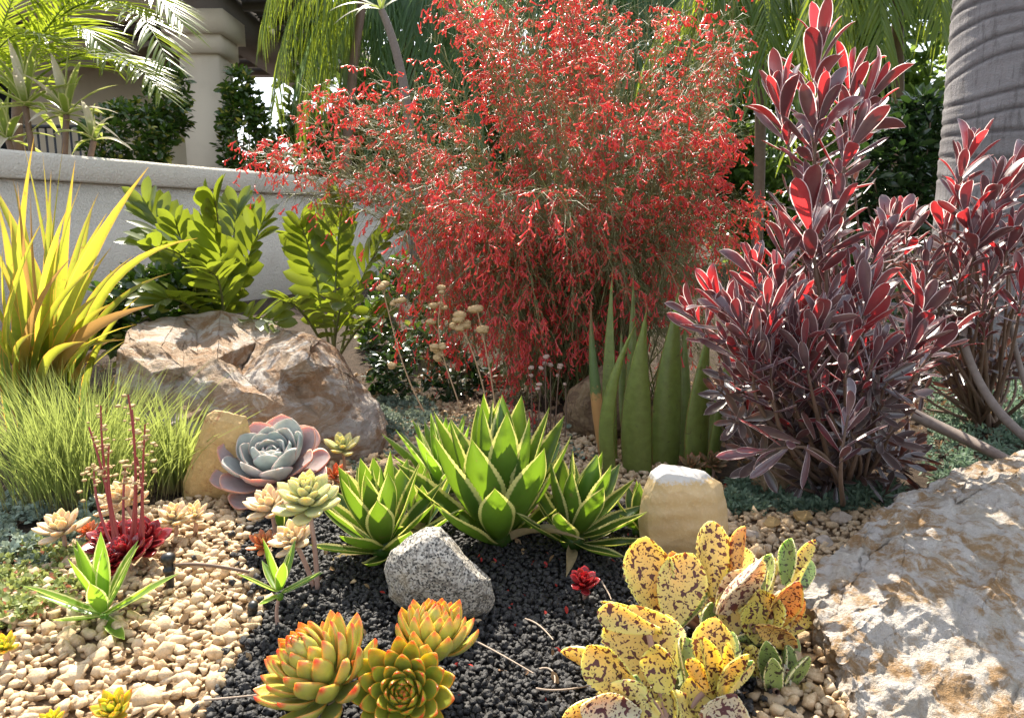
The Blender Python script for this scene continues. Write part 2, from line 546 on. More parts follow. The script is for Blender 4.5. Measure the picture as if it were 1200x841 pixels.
def stucco(name, c, dirt, sc_=90, st=0.6):
    t = NT(name); p = t.pos()
    n = t.noise(3, 5, 0.65, p); n2 = t.noise(sc_, 3, 0.6, p)
    z = t.node('ShaderNodeSeparateXYZ'); t.link(p, z.inputs[0])
    col = t.mix(t.math('MULTIPLY', t.step(n, 0.45, 0.75), 0.5), c, dirt)
    col = t.mix(t.math('MULTIPLY', t.step(n2, 0.5, 0.8), 0.4), col, tuple(x * 0.7 for x in c))
    mp = t.node('ShaderNodeMapping'); t.link(p, mp.inputs[0]); mp.inputs['Scale'].default_value = (9, 9, 0.8)
    col = t.mix(t.math('MULTIPLY', t.step(t.noise(1.0, 5, 0.7, mp.outputs[0]), 0.55, 0.8), 0.35), col, dirt)
    return t.done(t.bsdf(col, 0.9, 0.2, t.bump(n2, st, 0.010)).outputs[0])
M['wall'] = stucco('grey_stucco', (.64, .59, .51), (.48, .43, .36), 75, 1.0)
M['house'] = stucco('beige_stucco', (.58, .50, .38), (.48, .41, .31), 120, 0.4)
M['soffit'] = stucco('grey_soffit', (.17, .15, .14), (.12, .11, .10), 40, 0.2)
M['fascia'] = stucco('taupe_fascia', (.36, .31, .26), (.3, .26, .22), 60, 0.2)
M['dark_glass'] = (lambda t: t.done(t.bsdf((.02, .025, .03), 0.1, 0.5).outputs[0]))(NT('dark_window'))

def rockmat(name, base, cols, scale=4.0, thr=(0.45, 0.6), strata=None, fine=60, bumpd=0.012, rough=0.8, dist=1.5, spec=0.3):
    t = NT(name); p = t.objc()
    mp = t.node('ShaderNodeMapping'); t.link(p, mp.inputs[0])
    if strata: mp.inputs['Rotation'].default_value = strata[0]; mp.inputs['Scale'].default_value = strata[1]
    q = mp.outputs[0]
    col = base
    for i, c in enumerate(cols):
        mo = t.node('ShaderNodeVectorMath', operation='ADD'); t.link(q, mo.inputs[0]); mo.inputs[1].default_value = (i * 3.7, i * 1.9, 5.1 * i)
        n = t.noise(scale * (1 + 0.6 * i), 7, 0.68, mo.outputs[0], dist)
        col = t.mix(t.step(n, thr[0], thr[1]), col, c)
    f1 = t.noise(fine, 5, 0.7, p); f2 = t.noise(fine * 5, 3, 0.6, p)
    col = t.mix(t.math('MULTIPLY', t.step(f1, 0.5, 0.7), 0.35), col, tuple(min(1, x * 1.5 + .06) for x in base))
    col = t.mix(t.math('MULTIPLY', t.step(f2, 0.55, 0.75), 0.3), col, tuple(x * 0.45 for x in base))
    f3 = t.noise(fine * 0.25, 8, 0.72, q)
    col = t.mix(t.math('MULTIPLY', t.step(f3, 0.42, 0.30), 0.5), col, tuple(x * 0.45 for x in base))
    h = t.math('ADD', t.math('ADD', t.math('MULTIPLY', f1, 0.7), t.math('MULTIPLY', f2, 0.25)), t.math('MULTIPLY', f3, 1.6))
    return t.done(t.bsdf(col, rough, spec, t.bump(h, 0.9, bumpd)).outputs[0])
M['boulder_brown'] = rockmat('brown_quartzite', (.42, .30, .20), [(.54, .465, .40), (.34, .195, .10), (.58, .52, .46)], 2.6, (0.47, 0.62), ((0.3, 0.9, 0.5), (1, 1, 2.4)), 55, 0.03)
M['boulder_white'] = rockmat('white_quartz', (.58, .515, .43), [(.44, .28, .14), (.64, .58, .51), (.40, .24, .11), (.68, .62, .56)], 7.0, (0.46, 0.60), ((0.2, 0.3, 0.7), (1, 1.2, 1.1)), 85, 0.03, dist=.6)
M['stone_yellow'] = rockmat('ochre_stone', (.54, .36, .15), [(.58, .42, .22), (.32, .11, .045)], 7.0, (0.55, 0.68), None, 90, 0.003, 0.7)
M['stone_brown'] = rockmat('brown_stone', (.30, .21, .12), [(.4, .3, .18), (.2, .13, .08)], 7.0, (0.48, 0.6), None, 70, 0.01)
t = NT('banded_sandstone'); p = t.objc()
w = t.node('ShaderNodeTexWave', wave_type='BANDS', bands_direction='Z'); w.inputs['Scale'].default_value = 9.0; w.inputs['Distortion'].default_value = 3.0; w.inputs['Detail'].default_value = 3.0; w.inputs['Detail Scale'].default_value = 1.2
t.link(p, w.inputs[0])
n = t.noise(160, 4, 0.6, p); z = t.node('ShaderNodeSeparateXYZ'); t.link(p, z.inputs[0])
c = t.mix(t.math('MULTIPLY', w.outputs['Fac'], 0.45), (.52, .36, .17), (.62, .47, .28))
c = t.mix(t.math('MULTIPLY', t.step(n, 0.5, 0.7), 0.2), c, (.7, .6, .42))
zz = t.math('ADD', z.outputs[2], t.math('MULTIPLY', n, 0.03))
c = t.mix(t.step(zz, 0.222, 0.232), c, (.52, .49, .45))  # sunlit top of the stone put into the colour as a paler cap
M['stone_tan'] = t.done(t.bsdf(c, 0.7, 0.3, t.bump(n, 0.4, 0.003)).outputs[0])
t = NT('speckled_granite'); p = t.objc()
v1 = t.voro(330, p, out='Color'); sx = t.node('ShaderNodeSeparateColor'); t.link(v1, sx.inputs[0])
n = t.noise(14, 4, 0.6, p)
c = t.mix(t.step(sx.outputs[0], 0.35, 0.6), (.20, .18, .155), (.46, .425, .37))
c = t.mix(t.math('MULTIPLY', t.step(sx.outputs[1], 0.82, 0.86), 0.9), c, (.03, .03, .03))
c = t.mix(t.math('MULTIPLY', t.step(n, 0.5, 0.7), 0.35), c, (.5, .4, .25))
M['granite'] = t.done(t.bsdf(c, 0.8, 0.3, t.bump(t.noise(180, 4, 0.7, p), 0.4, 0.003)).outputs[0])

t = NT('palm_bark'); p = t.objc()
mp = t.node('ShaderNodeMapping'); t.link(p, mp.inputs[0]); mp.inputs['Scale'].default_value = (60, 60, 9)
n = t.noise(1.0, 5, 0.65, mp.outputs[0]); n2 = t.noise(5, 4, 0.6, p); n3 = t.noise(140, 3, 0.6, p)
c = t.mix(t.step(n2, 0.35, 0.7), (.20, .185, .185), (.28, .262, .262))
c = t.mix(t.math('MULTIPLY', t.step(n, 0.5, 0.68), 0.75), c, (.13, .118, .115))
a = t.node('ShaderNodeAttribute', attribute_name='tint').outputs['Fac']
c = t.mix(t.math('MULTIPLY', a, 0.9), c, (.07, .06, .058))
M['bark'] = t.done(t.bsdf(c, 0.85, 0.25, t.bump(t.math('ADD', n, n3), 0.7, 0.006)).outputs[0])

def plain(name, c1, c2, rough=0.6, spec=0.4, scale=40):
    t = NT(name); p = t.pos(); r = t.rnd()
    c = t.mix(t.noise(scale, 3, 0.6, p), c1, c2)
    return t.done(t.bsdf(c, rough, spec).outputs[0])
M['stem_green'] = plain('green_stem', (.10, .13, .04), (.2, .2, .08))
M['stem_brown'] = plain('brown_stem', (.10, .06, .04), (.2, .13, .09))
M['stem_red'] = plain('red_stem', (.25, .03, .04), (.35, .08, .07), 0.45)
M['stem_dry'] = plain('dry_stem', (.36, .22, .12), (.5, .34, .2))
M['stem_grey'] = plain('grey_branch', (.14, .11, .095), (.30, .25, .22), 0.8, 0.3, 60)
M['stem_pink'] = plain('pink_stem', (.35, .2, .16), (.45, .3, .24))
M['black'] = plain('black_plastic', (.012, .012, .012), (.02, .02, .02), 0.4, 0.5)
M['twig'] = plain('grey_twig', (.3, .22, .16), (.45, .36, .28), 0.7)

M['agave'] = leafmat('agave_leaf', (.045, .10, .022), (.07, .12, .024), (.26, .44, .02), 0.36, 0.35, 0.5, edge=(.62, .57, .26), edge0=0.81, edge1=0.88, etr=(.95, .88, .22), veins=0.12, blotch=0.5, scar=(.20, .15, .06), tip=(.2, .12, .06), tip0=0.98, tip1=1.05)
M['agave_small'] = leafmat('small_agave_leaf', (.12, .24, .03), (.16, .28, .04), (.40, .68, .04), 0.42, 0.35, 0.5, edge=(.60, .60, .30), edge0=0.80, edge1=0.88, etr=(.85, .85, .3), veins=0.06)
M['aloe'] = leafmat('aloe_leaf', (.17, .22, .06), (.21, .25, .07), (.5, .6, .07), 0.28, 0.38, 0.5, sss=0.25, sssr=(.5, 1, .15), ssss=0.02, blotch=0.5, scar=(.16, .13, .05), edge=(.30, .16, .06), edge0=.93, edge1=1.04, tip=(.22, .10, .05), tip0=0.9, tip1=1.0, bump=0.15)
M['aloe_dry'] = leafmat('half_dry_aloe_leaf', (.09, .14, .05), (.1, .15, .05), (.3, .4, .06), 0.1, 0.45, 0.4, base=(.45, .24, .09), base0=0.42, base1=0.48, tip=(.25, .12, .06), tip0=0.7, tip1=1.0)
M['flax'] = leafmat('flax_leaf', (.16, .23, .03), (.24, .25, .04), (.66, .68, .06), 0.5, 0.4, 0.5, veins=0.18, blotch=.5, base=(.11, .20, .035), base0=.1, base1=.6, edge=(.5, .26, .06), edge0=0.84, edge1=0.98, etr=(.95, .5, .08), dry=(.46, .26, .08), dry0=0.86, scar=(.4, .2, .06), tip=(.5, .25, .06), tip0=0.75, tip1=1.1)
M['zamia'] = leafmat('zamia_leaflet', (.055, .10, .016), (.11, .14, .02), (.38, .46, .03), 0.38, 0.35, 0.5, veins=0.05)
M['leuca'] = leafmat('leucadendron_leaf', (.06, .040, .045), (.13, .09, .10), (.90, .045, .05), 0.08, 0.28, 1.0, edge=(.80, .68, .67), edge0=0.84, edge1=0.95, etr=(1, .88, .85), twvar=.42, blotch=.5, etw=.6)  # whitish margin paints the backlit rim into the leaf colour
M['leuca_low'] = leafmat('old_leucadendron_leaf', (.055, .042, .042), (.10, .075, .07), (.28, .07, .04), 0.14, 0.28, 1.0, edge=(.45, .36, .35), edge0=0.88, edge1=0.98)  # same painted rim light on the margin, dimmer
M['bloom'] = leafmat('red_flower', (.58, .04, .055), (.80, .16, .16), (.98, .20, .18), 0.55, 0.25, 0.6, blotch=0.1, tip=(.85, .16, .07), tip0=0.75, tip1=1.1)
M['broom'] = leafmat('broom_stem', (.18, .21, .07), (.28, .26, .13), (.42, .44, .12), 0.3, 0.4)
M['palm'] = leafmat('palm_leaflet', (.055, .115, .016), (.11, .16, .022), (.46, .56, .035), 0.46, 0.32, 0.6)
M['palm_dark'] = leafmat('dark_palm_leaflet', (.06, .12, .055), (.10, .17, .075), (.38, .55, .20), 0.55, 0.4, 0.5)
M['schef'] = leafmat('variegated_leaf', (.025, .06, .012), (.05, .09, .016), (.14, .25, .02), 0.3, 0.25, 0.6, dry=(.35, .34, .06), dry0=0.88)
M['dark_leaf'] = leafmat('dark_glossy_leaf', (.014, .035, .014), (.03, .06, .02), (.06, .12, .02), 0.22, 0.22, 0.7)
M['hedge'] = leafmat('hedge_leaf', (.04, .085, .02), (.08, .13, .035), (.34, .48, .09), 0.5, 0.3, 0.6)
M['draca'] = leafmat('dracaena_leaf', (.13, .2, .04), (.22, .27, .08), (.5, .6, .08), 0.42, 0.35, 0.5, edge=(.55, .55, .25), edge0=0.66, edge1=0.74, dry=(.66, .6, .5), dry0=0.78)
M['grass'] = leafmat('grass_blade', (.13, .18, .05), (.24, .28, .09), (.48, .56, .13), 0.45, 0.35, 0.6, base=(.25, .2, .1), base0=0.0, base1=0.25)
M['echev_pink'] = leafmat('pink_rosette_leaf', (.40, .32, .32), (.46, .36, .34), (.5, .4, .35), 0.0, 0.5, 0.35, edge=(.55, .28, .20), edge0=0.6, edge1=1.05, base=(.42, .24, .20), base0=0.05, base1=0.5, tip=(.55, .25, .17), tip0=0.85, tip1=1.08, sss=0.45, sssr=(1, .45, .35), ssss=0.02)
M['echev_blue'] = leafmat('blue_rosette_leaf', (.34, .40, .37), (.40, .41, .39), (.5, .4, .35), 0.0, 0.55, 0.3, edge=(.56, .32, .26), edge0=0.86, edge1=1.05, tip=(.58, .26, .2), tip0=0.95, tip1=1.08, sss=0.3, sssr=(.8, .7, .6), ssss=0.02)
M['ghost'] = leafmat('ghost_rosette_leaf', (.56, .46, .28), (.60, .46, .32), (.8, .6, .3), 0.0, 0.5, 0.35, tip=(.66, .40, .26), tip0=0.75, tip1=1.1, sss=0.6, sssr=(1, .7, .35), ssss=0.02)
M['ghost_green'] = leafmat('green_ghost_leaf', (.42, .46, .22), (.52, .48, .22), (.8, .7, .2), 0.0, 0.5, 0.35, tip=(.66, .50, .22), tip0=0.7, tip1=1.1, sss=0.6, sssr=(1, .8, .25), ssss=0.02)
M['sempred'] = leafmat('crimson_leaf', (.15, .009, .013), (.23, .018, .02), (.8, .05, .04), 0.0, 0.22, 0.6, sss=0.4, sssr=(1, .1, .1), ssss=0.015)
M['orange_ros'] = leafmat('orange_leaf', (.45, .14, .05), (.5, .22, .08), (.8, .3, .1), 0.0, 0.4, 0.5, sss=0.5, sssr=(1, .3, .1), ssss=0.015)
M['brown_ros'] = leafmat('brown_rosette_leaf', (.14, .10, .05), (.20, .13, .06), (.3, .2, .1), 0.0, 0.5, 0.4, tip=(.25, .10, .05), tip0=.7, tip1=1.0, sss=.2, sssr=(1, .5, .2), ssss=.01)
M['agavoides'] = leafmat('wax_leaf', (.38, .39, .07), (.44, .42, .11), (.8, .6, .05), 0.0, 0.36, 0.5, edge=(.68, .22, .05), edge0=0.83, edge1=1.06, tip=(.62, .04, .03), tip0=0.80, tip1=1.02, base=(.34, .38, .10), base0=0.1, base1=0.7, sss=0.5, sssr=(1, .5, .08), ssss=0.02, bump=0.15, blotch=.4, scar=(.40, .27, .14))
M['agavoides_g'] = leafmat('green_wax_leaf', (.28, .34, .04), (.36, .36, .05), (.7, .7, .05), 0.0, 0.36, 0.5, edge=(.70, .24, .035), edge0=0.80, edge1=1.05, tip=(.62, .05, .03), tip0=0.80, tip1=1.02, sss=0.6, sssr=(1, .6, .08), ssss=0.02, blotch=.4, scar=(.36, .28, .12))
M['kal'] = leafmat('spotted_leaf', (.66, .54, .11), (.68, .51, .17), (.98, .80, .14), 0.0, 0.42, 0.4, sss=.75, sssr=(1, .75, .2), ssss=.016, spots=(.10, .028, .022), edge=(.72, .60, .16), edge0=0.86, edge1=0.96, blotch=0.15, spotamt=0.55)
M['kal_pale'] = leafmat('pale_spotted_leaf', (.62, .54, .36), (.62, .46, .30), (.85, .65, .3), 0.0, 0.45, 0.4, sss=.7, sssr=(1, .7, .35), ssss=.014, spots=(.13, .045, .045), blotch=0.15, spotamt=0.8)
M['kal_green'] = leafmat('green_spotted_leaf', (.20, .28, .09), (.30, .34, .10), (.5, .58, .1), 0.0, 0.4, 0.4, sss=.6, sssr=(.7, 1, .2), ssss=.012, spots=(.06, .05, .03), edge=(.7, .6, .35), edge0=0.84, edge1=0.92, blotch=0.15, spotamt=0.1)
M['kal_orange'] = leafmat('orange_spotted_leaf', (.56, .34, .09), (.60, .40, .12), (.85, .4, .05), 0.0, 0.4, 0.4, sss=.7, sssr=(1, .5, .12), ssss=.014, spots=(.12, .035, .02), blotch=0.2, spotamt=0.6)
M['cover_blue'] = leafmat('blue_groundcover', (.20, .27, .22), (.28, .33, .25), (.4, .45, .3), 0.2, 0.6, 0.3)
M['cover_green'] = leafmat('green_groundcover', (.20, .27, .08), (.32, .34, .14), (.5, .55, .15), 0.3, 0.5, 0.4, dry=(.5, .18, .10), dry0=0.9)
M['cover_grey'] = leafmat('feathery_groundcover', (.12, .19, .13), (.19, .26, .18), (.25, .38, .22), 0.25, 0.6, 0.3)
M['seed'] = plain('tan_seed_head', (.38, .25, .12), (.52, .38, .2), 0.8, 0.2, 200)
M['seed_pink'] = plain('pink_seed_head', (.35, .24, .2), (.5, .38, .3), 0.8, 0.2, 200)
M['straw'] = leafmat('dry_straw_leaf', (.36, .27, .15), (.46, .37, .22), (.5, .4, .2), 0.3, 0.6, 0.3, blotch=.5)
M['petal'] = leafmat('fallen_petal', (.5, .04, .04), (.4, .05, .04), (.8, .08, .06), 0.4, 0.5, 0.3)
M['litter'] = leafmat('fallen_leaf', (.22, .12, .06), (.36, .24, .13), (.3, .2, .1), 0.2, 0.6, 0.3)
# ------------------------------------------------------------------ ground and gravel beds
def ground_sheet():
    xs = np.concatenate([[-900, -200, -50, -15], np.linspace(-6, 6, 81), [15, 50, 200, 900]])
    ys = np.concatenate([[-600, -100, -20, -5], np.linspace(-1.5, 8, 77), [12, 30, 100, 400, 1500]])
    X, Y = np.meshgrid(xs, ys)
    Z = np.vectorize(H)(X, Y) - 0.012
    nx, ny = len(xs), len(ys)
    i = (np.arange(ny - 1)[:, None] * nx + np.arange(nx - 1)[None]).ravel()
    return mk('ground', np.stack([X.ravel(), Y.ravel(), Z.ravel()], 1), np.stack([i, i + 1, i + nx + 1, i + nx], 1), mat=M['soil'])
ob('ground', ground_sheet(), kind='structure')

def inside(poly, x, y):
    poly = np.asarray(poly); r = np.zeros(len(x), bool)
    j = len(poly) - 1
    for i in range(len(poly)):
        xi, yi = poly[i]; xj, yj = poly[j]
        c = ((yi > y) != (yj > y)) & (x < (xj - xi) * (y - yi) / (yj - yi + 1e-12) + xi)
        r ^= c; j = i
    return r

LAVA = np.array([G(a, b)[:2] for a, b in [(215, 900), (262, 800), (300, 740), (318, 705), (300, 675), (278, 650), (300, 615), (370, 580), (500, 600), (640, 612), (735, 592), (765, 640), (840, 690), (905, 715), (890, 780), (860, 900)]])
PALE = np.array([G(a, b)[:2] for a, b in [(-150, 900), (-150, 760), (-20, 690), (70, 650), (130, 605), (215, 585), (300, 560), (400, 520), (430, 480), (560, 470), (660, 490), (720, 520), (860, 575), (1020, 575), (1060, 640), (1010, 900)]])
# the sandy base under the pale stones and the grit under the lava stones
def bed(name, poly, z, mat):
    r = geometry.delaunay_2d_cdt([Vector(p) for p in poly], [(i, (i + 1) % len(poly)) for i in range(len(poly))], [], 1, 1e-5)
    V = np.array([(p.x, p.y, 0) for p in r[0]])
    T = np.array([tuple(f) for f in r[2]])
    for _ in range(3): V, T, k = subdiv(V, T)
    V[:, 2] = [H(x, y) + z for x, y in V[:, :2]]
    return ob(name, mk(name, V, None, T, mat=mat), kind='structure')
gravel_bed = bed('gravel_bed', PALE, -0.007, M['sand'])
lava_bed = bed('lava_bed', LAVA, -0.002, M['grit'])

def scatter(poly, size, jitter, rng, exclude=None, keep=1.0):
    x0, y0 = poly.min(axis=0); x1, y1 = poly.max(axis=0)
    X, Y = np.meshgrid(np.arange(x0, x1, size), np.arange(y0, y1, size))
    x = X.ravel() + rng.uniform(-jitter, jitter, X.size) * size
    y = Y.ravel() + rng.uniform(-jitter, jitter, X.size) * size
    k = inside(poly, x, y) & (y > 0.72)
    # only where the bed can be looked at
    k &= (np.abs(x) < 0.75 * y + 0.6)
    if exclude is not None: k &= ~inside(exclude, x, y)
    if keep < 1: k &= rng.uniform(size=len(x)) < keep
    return x[k], y[k]

def gravel(bedobj, pts, sizes, lift, mat, protos_hi, protos_lo, name_piece, name_rest, rng, tints, flatten=0.72):
    x, y = pts
    n = len(x)
    d = np.hypot(x, y)
    apparent = sizes / d
    R = rand_rot(n, rng)
    S = rng.uniform(0.7, 1.25, (n, 3)) * sizes[:, None]
    R = R * S[:, None, :]
    R[:, 2, :] *= flatten
    z = np.array([H(a, b) for a, b in zip(x, y)]) + lift
    L = np.stack([x, y, z], 1)
    px = 600 + 870 * x / y; py = 268 + 870 * 0.65 / y
    seen = (px > 0) & (px < 1200) & (py < 838)
    order = np.argsort(-(apparent * seen))
    top, rest = order[:300], order[300:]
    for i in top:
        pm = protos_hi[rng.integers(len(protos_hi))]
        o = bpy.data.objects.new(name_piece, pm); C.objects.link(o); o.parent = bedobj
        A = R[i]; q = L[i]
        o.matrix_basis = Matrix([list(A[0]) + [q[0]], list(A[1]) + [q[1]], list(A[2]) + [q[2]], [0, 0, 0, 1]])
    g = Geo()
    which = rng.integers(len(protos_lo), size=len(rest))
    for k, pr in enumerate(protos_lo):
        s = rest[which == k]
        if len(s): g.inst(pr, R[s], L[s], tints[s])
    ob(name_rest, g.mesh(name_rest, mat, smooth=False), bedobj, kind='stuff')

rng = np.random.default_rng(11)
hi = [mk('stone', *(lambda c: (c[0], None, c[2]))(shard(18, rng, (1, .9, .72))), mat=M['pale'], smooth=False) for _ in range(24)]
lo = [shard(14, rng, (1, .9, .72)) for _ in range(24)]
ax, ay = scatter(PALE, 0.0155, 0.6, rng, LAVA)
bx, by = scatter(PALE, 0.024, 0.6, rng, LAVA)
cx, cy = scatter(LAVA, 0.06, 0.6, rng, keep=0.10)      # strays on the dark bed
ex, ey = scatter(PALE, 0.05, 0.5, rng, LAVA, keep=0.22)
X = np.concatenate([ax, bx, cx, ex]); Y = np.concatenate([ay, by, cy, ey])
sz = np.concatenate([rng.uniform(0.006, 0.013, len(ax)), rng.uniform(0.010, 0.019, len(bx)), rng.uniform(0.004, 0.008, len(cx)), rng.uniform(0.017, 0.027, len(ex))])
lift = np.concatenate([rng.uniform(-.004, .006, len(ax)), rng.uniform(0, .009, len(bx)), rng.uniform(.004, .009, len(cx)), rng.uniform(.002, .012, len(ex))])
gravel(gravel_bed, (X, Y), sz, lift, M['pale'], hi, lo, 'stone', 'gravel', rng, rng.uniform(size=len(X)))
rng = np.random.default_rng(12)
hi = [mk('lava_stone', *(lambda c: (c[0], None, c[2]))(chip(2, 6, 0.55, 0.9, rng, rough=0.09)), mat=M['lava'], smooth=False) for _ in range(8)]
lo = [chip(1, 6, 0.5, 0.9, rng, rough=0.16) for _ in range(10)]
ax, ay = scatter(LAVA, 0.0095, 0.6, rng)
bx, by = scatter(LAVA, 0.015, 0.6, rng)
cx, cy = scatter(PALE, 0.10, 0.6, rng, LAVA, keep=0.06)
# the edge of the lava bed is strewn over the pale stones
lv = LAVA.mean(axis=0); big = lv + (LAVA - lv) * 1.10
fx, fy = scatter(big, 0.018, 0.6, rng, LAVA, keep=0.30)
X = np.concatenate([ax, bx, cx, fx]); Y = np.concatenate([ay, by, cy, fy])
sz = np.concatenate([rng.uniform(0.0032, 0.006, len(ax)), rng.uniform(0.004, 0.008, len(bx)), rng.uniform(0.005, 0.010, len(cx)), rng.uniform(0.005, 0.010, len(fx))])
lift = np.concatenate([rng.uniform(-.001, .004, len(ax)), rng.uniform(.001, .008, len(bx)), rng.uniform(.008, .012, len(cx)), rng.uniform(.006, .014, len(fx))])
gravel(lava_bed, (X, Y), sz, lift, M['lava'], hi, lo, 'lava_stone', 'lava_gravel', rng, rng.uniform(size=len(X)), 0.9)

# ------------------------------------------------------------------ garden wall
A = W(0, 175, 3.9); ztop = A[2]
Yb = 3.9
while W(400, 210, Yb)[2] < ztop and Yb < 20: Yb += 0.01
B = W(400, 210, Yb)
wd = nz([B[0] - A[0], B[1] - A[1], 0]); wp = v3(wd[1], -wd[0], 0)      # along the wall, towards the camera side
w0 = A - wd * 2.6; w1 = A + wd * 8.0
def strip(sec, p0, p1, n=40, jit=0.0):
    sec = np.array(sec, float); k = len(sec)
    V = []
    for i in range(n + 1):
        c = p0 + (p1 - p0) * i / n
        for a, z in sec: V.append(v3(c[0], c[1], 0) + wp * a + v3(0, 0, z) + v3(0, 0, 0))
    V = np.array(V)
    if jit: V += RNG.normal(size=V.shape) * jit
    i = np.arange(n)[:, None] * k; j = np.arange(k)[None]; j2 = (j + 1) % k
    Q = np.stack([(i + j).ravel(), (i + j2).ravel(), (i + k + j2).ravel(), (i + k + j).ravel()], 1)
    g = Geo().add(V, Q[:, ::-1])
    return g
wr = thing('garden_wall', 'low grey stucco garden wall with a thick capping behind the planting', 'wall', (A[0], A[1], 0))
capz = ztop - 0.145
ob('wall_body', strip([(0.0, -0.2), (0.0, capz), (-0.18, capz), (-0.18, -0.2)], w0, w1, 40).mesh('wall_body', M['wall'], (A[0], A[1], 0), smooth=False), wr)
ob('cap', strip([(0.03, capz + 0.002), (0.038, capz + 0.012), (0.038, ztop - 0.02), (0.02, ztop), (-0.2, ztop), (-0.22, ztop - 0.02), (-0.22, capz + 0.002)], w0, w1, 60, 0.0012).mesh('cap', M['wall'], (A[0], A[1], 0), smooth=False), wr)

# ------------------------------------------------------------------ house behind the wall
hd = 9.0
def zpix(py, Y): return W(600, py, Y)[2]
def xpix(px, py, Y): return W(px, py, Y)[0]
hx = xpix(215, 120, hd)
house = thing('house', 'beige stucco house with a square porch pillar under a grey eave', 'house', (hx, hd, 0))
ho = (hx, hd, 0)
def hb(name, b, mat, parent=None):
    return ob(name, Geo().add(*b).mesh(name, mat, ho, smooth=False), parent or house)
px0, px1 = xpix(214, 120, hd), xpix(259, 120, hd)
pw = px1 - px0
zc = zpix(63, hd); zb = zpix(41, hd); zt = zpix(14, hd)
pil = hb('pillar', box(px0, px1, hd, hd + pw, 0, zc + .02), M['house'])
m1, m2 = 0.06, 0.13
hb('pillar_moulding', box(px0 - m1, px1 + m1, hd - m1, hd + pw + m1, zc, zb), M['house'], pil)
hb('pillar_capital', box(px0 - m2, px1 + m2, hd - m2, hd + pw + m2, zb + .002, zt), M['house'], pil)
# porch beam, eave and roof edge
hb('porch_beam', box(px0 - 0.05, px1 + 0.05, hd - 0.05, hd + 5.0, zt + 0.003, zt + 0.32), M['soffit'])
hb('lintel', box(px0 - 6.0, px0 - 0.055, hd + 0.0, hd + pw, zt + 0.003, zt + 0.32), M['house'])
zr = zt + 0.335
roof = hb('roof', box(px0 - 6.5, px1 + 0.85, hd - 0.75, hd + 5.5, zr, zr + 0.10), M['soffit'])
hb('fascia', box(px0 - 6.55, px1 + 0.90, hd - 0.80, hd - 0.752, zr - 0.06, zr + 0.22), M['fascia'], roof)
hb('fascia', box(px1 + 0.852, px1 + 0.90, hd - 0.75, hd + 5.5, zr - 0.06, zr + 0.22), M['fascia'], roof)
for k in range(9):
    y = hd - 0.55 + k * 0.65
    hb('rafter', box(px0 - 6.4, px1 + 0.80, y, y + 0.09, zr - 0.11, zr - 0.003), M['soffit'], roof)
hb('porch_rail', box(px1 + 0.002, px1 + 1.1, hd + 3.2, hd + 3.35, zpix(70, hd + 3.2), zpix(64, hd + 3.2)), M['fascia'])
# back wall of the porch with a window
hw = hd + 2.6
hb('wall', box(px0 - 6.2, xpix(222, 100, hw), hw, hw + 0.2, 0, zt + 0.30), M['house'])
hb('string_course', box(px0 - 6.2, xpix(222, 100, hw) + .02, hw - 0.03, hw - 0.002, zpix(62, hw) + .9, zpix(62, hw) + 1.0), M['house'])
win = hb('window', box(xpix(-40, 130, hw), xpix(28, 130, hw), hw - 0.05, hw - 0.003, zpix(200, hw), zpix(95, hw)), M['fascia'])
hb('pane', box(xpix(-36, 130, hw), xpix(24, 130, hw), hw - 0.06, hw - 0.052, zpix(196, hw), zpix(99, hw)), M['dark_glass'], win)
fy = 7.6
fr = thing('porch_fence', 'dark iron porch railing half hidden behind the dracaena', 'railing', (xpix(90, 180, fy), fy, 0))
fo = (xpix(90, 180, fy), fy, 0)
for z0 in (zpix(195, fy), zpix(150, fy)):
    ob('rail', Geo().add(*box(xpix(10, 160, fy), xpix(125, 160, fy), fy, fy + .03, z0, z0 + .03)).mesh('rail', M['black'], fo, smooth=False), fr)
for k in range(12):
    x = xpix(14 + k * 9.6, 160, fy)
    ob('baluster', Geo().add(*box(x, x + .016, fy + .006, fy + .022, 0.2, zpix(150, fy) - .002)).mesh('baluster', M['black'], fo, smooth=False), fr)

# ------------------------------------------------------------------ foliage builders
def frond_geo(P, leaf_len, leaf_w, npairs, droop=0.4, fwd=0.6, start=0.12, updir=(0, 0, 1), rach=0.008, g=None, rng=RNG, lift=0.25, hang=0.0):
    g = g or Geo()
    c = bez(P, npairs * 2 + 1)
    g.add(*tube(c[::2], rach, rach * 0.25, 5), tint=0.3)
    tan = np.gradient(c, axis=0)
    up = np.asarray(updir, float)
    for i in range(npairs):
        f = i / (npairs - 1)
        if f < start: continue
        j = int(i * 2) + 1
        t = nz(tan[j]); s = nz(np.cross(t, up)); n = np.cross(s, t)
        L = leaf_len * (0.45 + 0.55 * math.sin(math.pi * min(1, 0.18 + 0.82 * f) ** 0.8)) * rng.uniform(0.85, 1.1)
        for sd in (-1, 1):
            d = nz(s * sd * (1 - 0.35 * f) + t * (fwd + 0.5 * f) * rng.uniform(0.8, 1.2) + n * lift * rng.uniform(0.3, 1.3))
            d = nz(d + v3(0, 0, -hang))
            b = c[j]
            m = b + d * L * 0.5 + v3(0, 0, -droop * L * 0.06)
            e = b + d * L * rng.uniform(0.9, 1.02) + v3(0, 0, -droop * L * rng.uniform(0.3, 0.6))
            V, Q, T, uv = blade([b, m, e], leaf_w * rng.uniform(0.8, 1.15), n + v3(0, 0, .3) + 0.4 * rng.normal(size=3), 5, 2, cup=-0.35, b=0.5, p=0.3, k=1.0)
            g.add(V, Q, None, uv, rng.uniform())
    return g

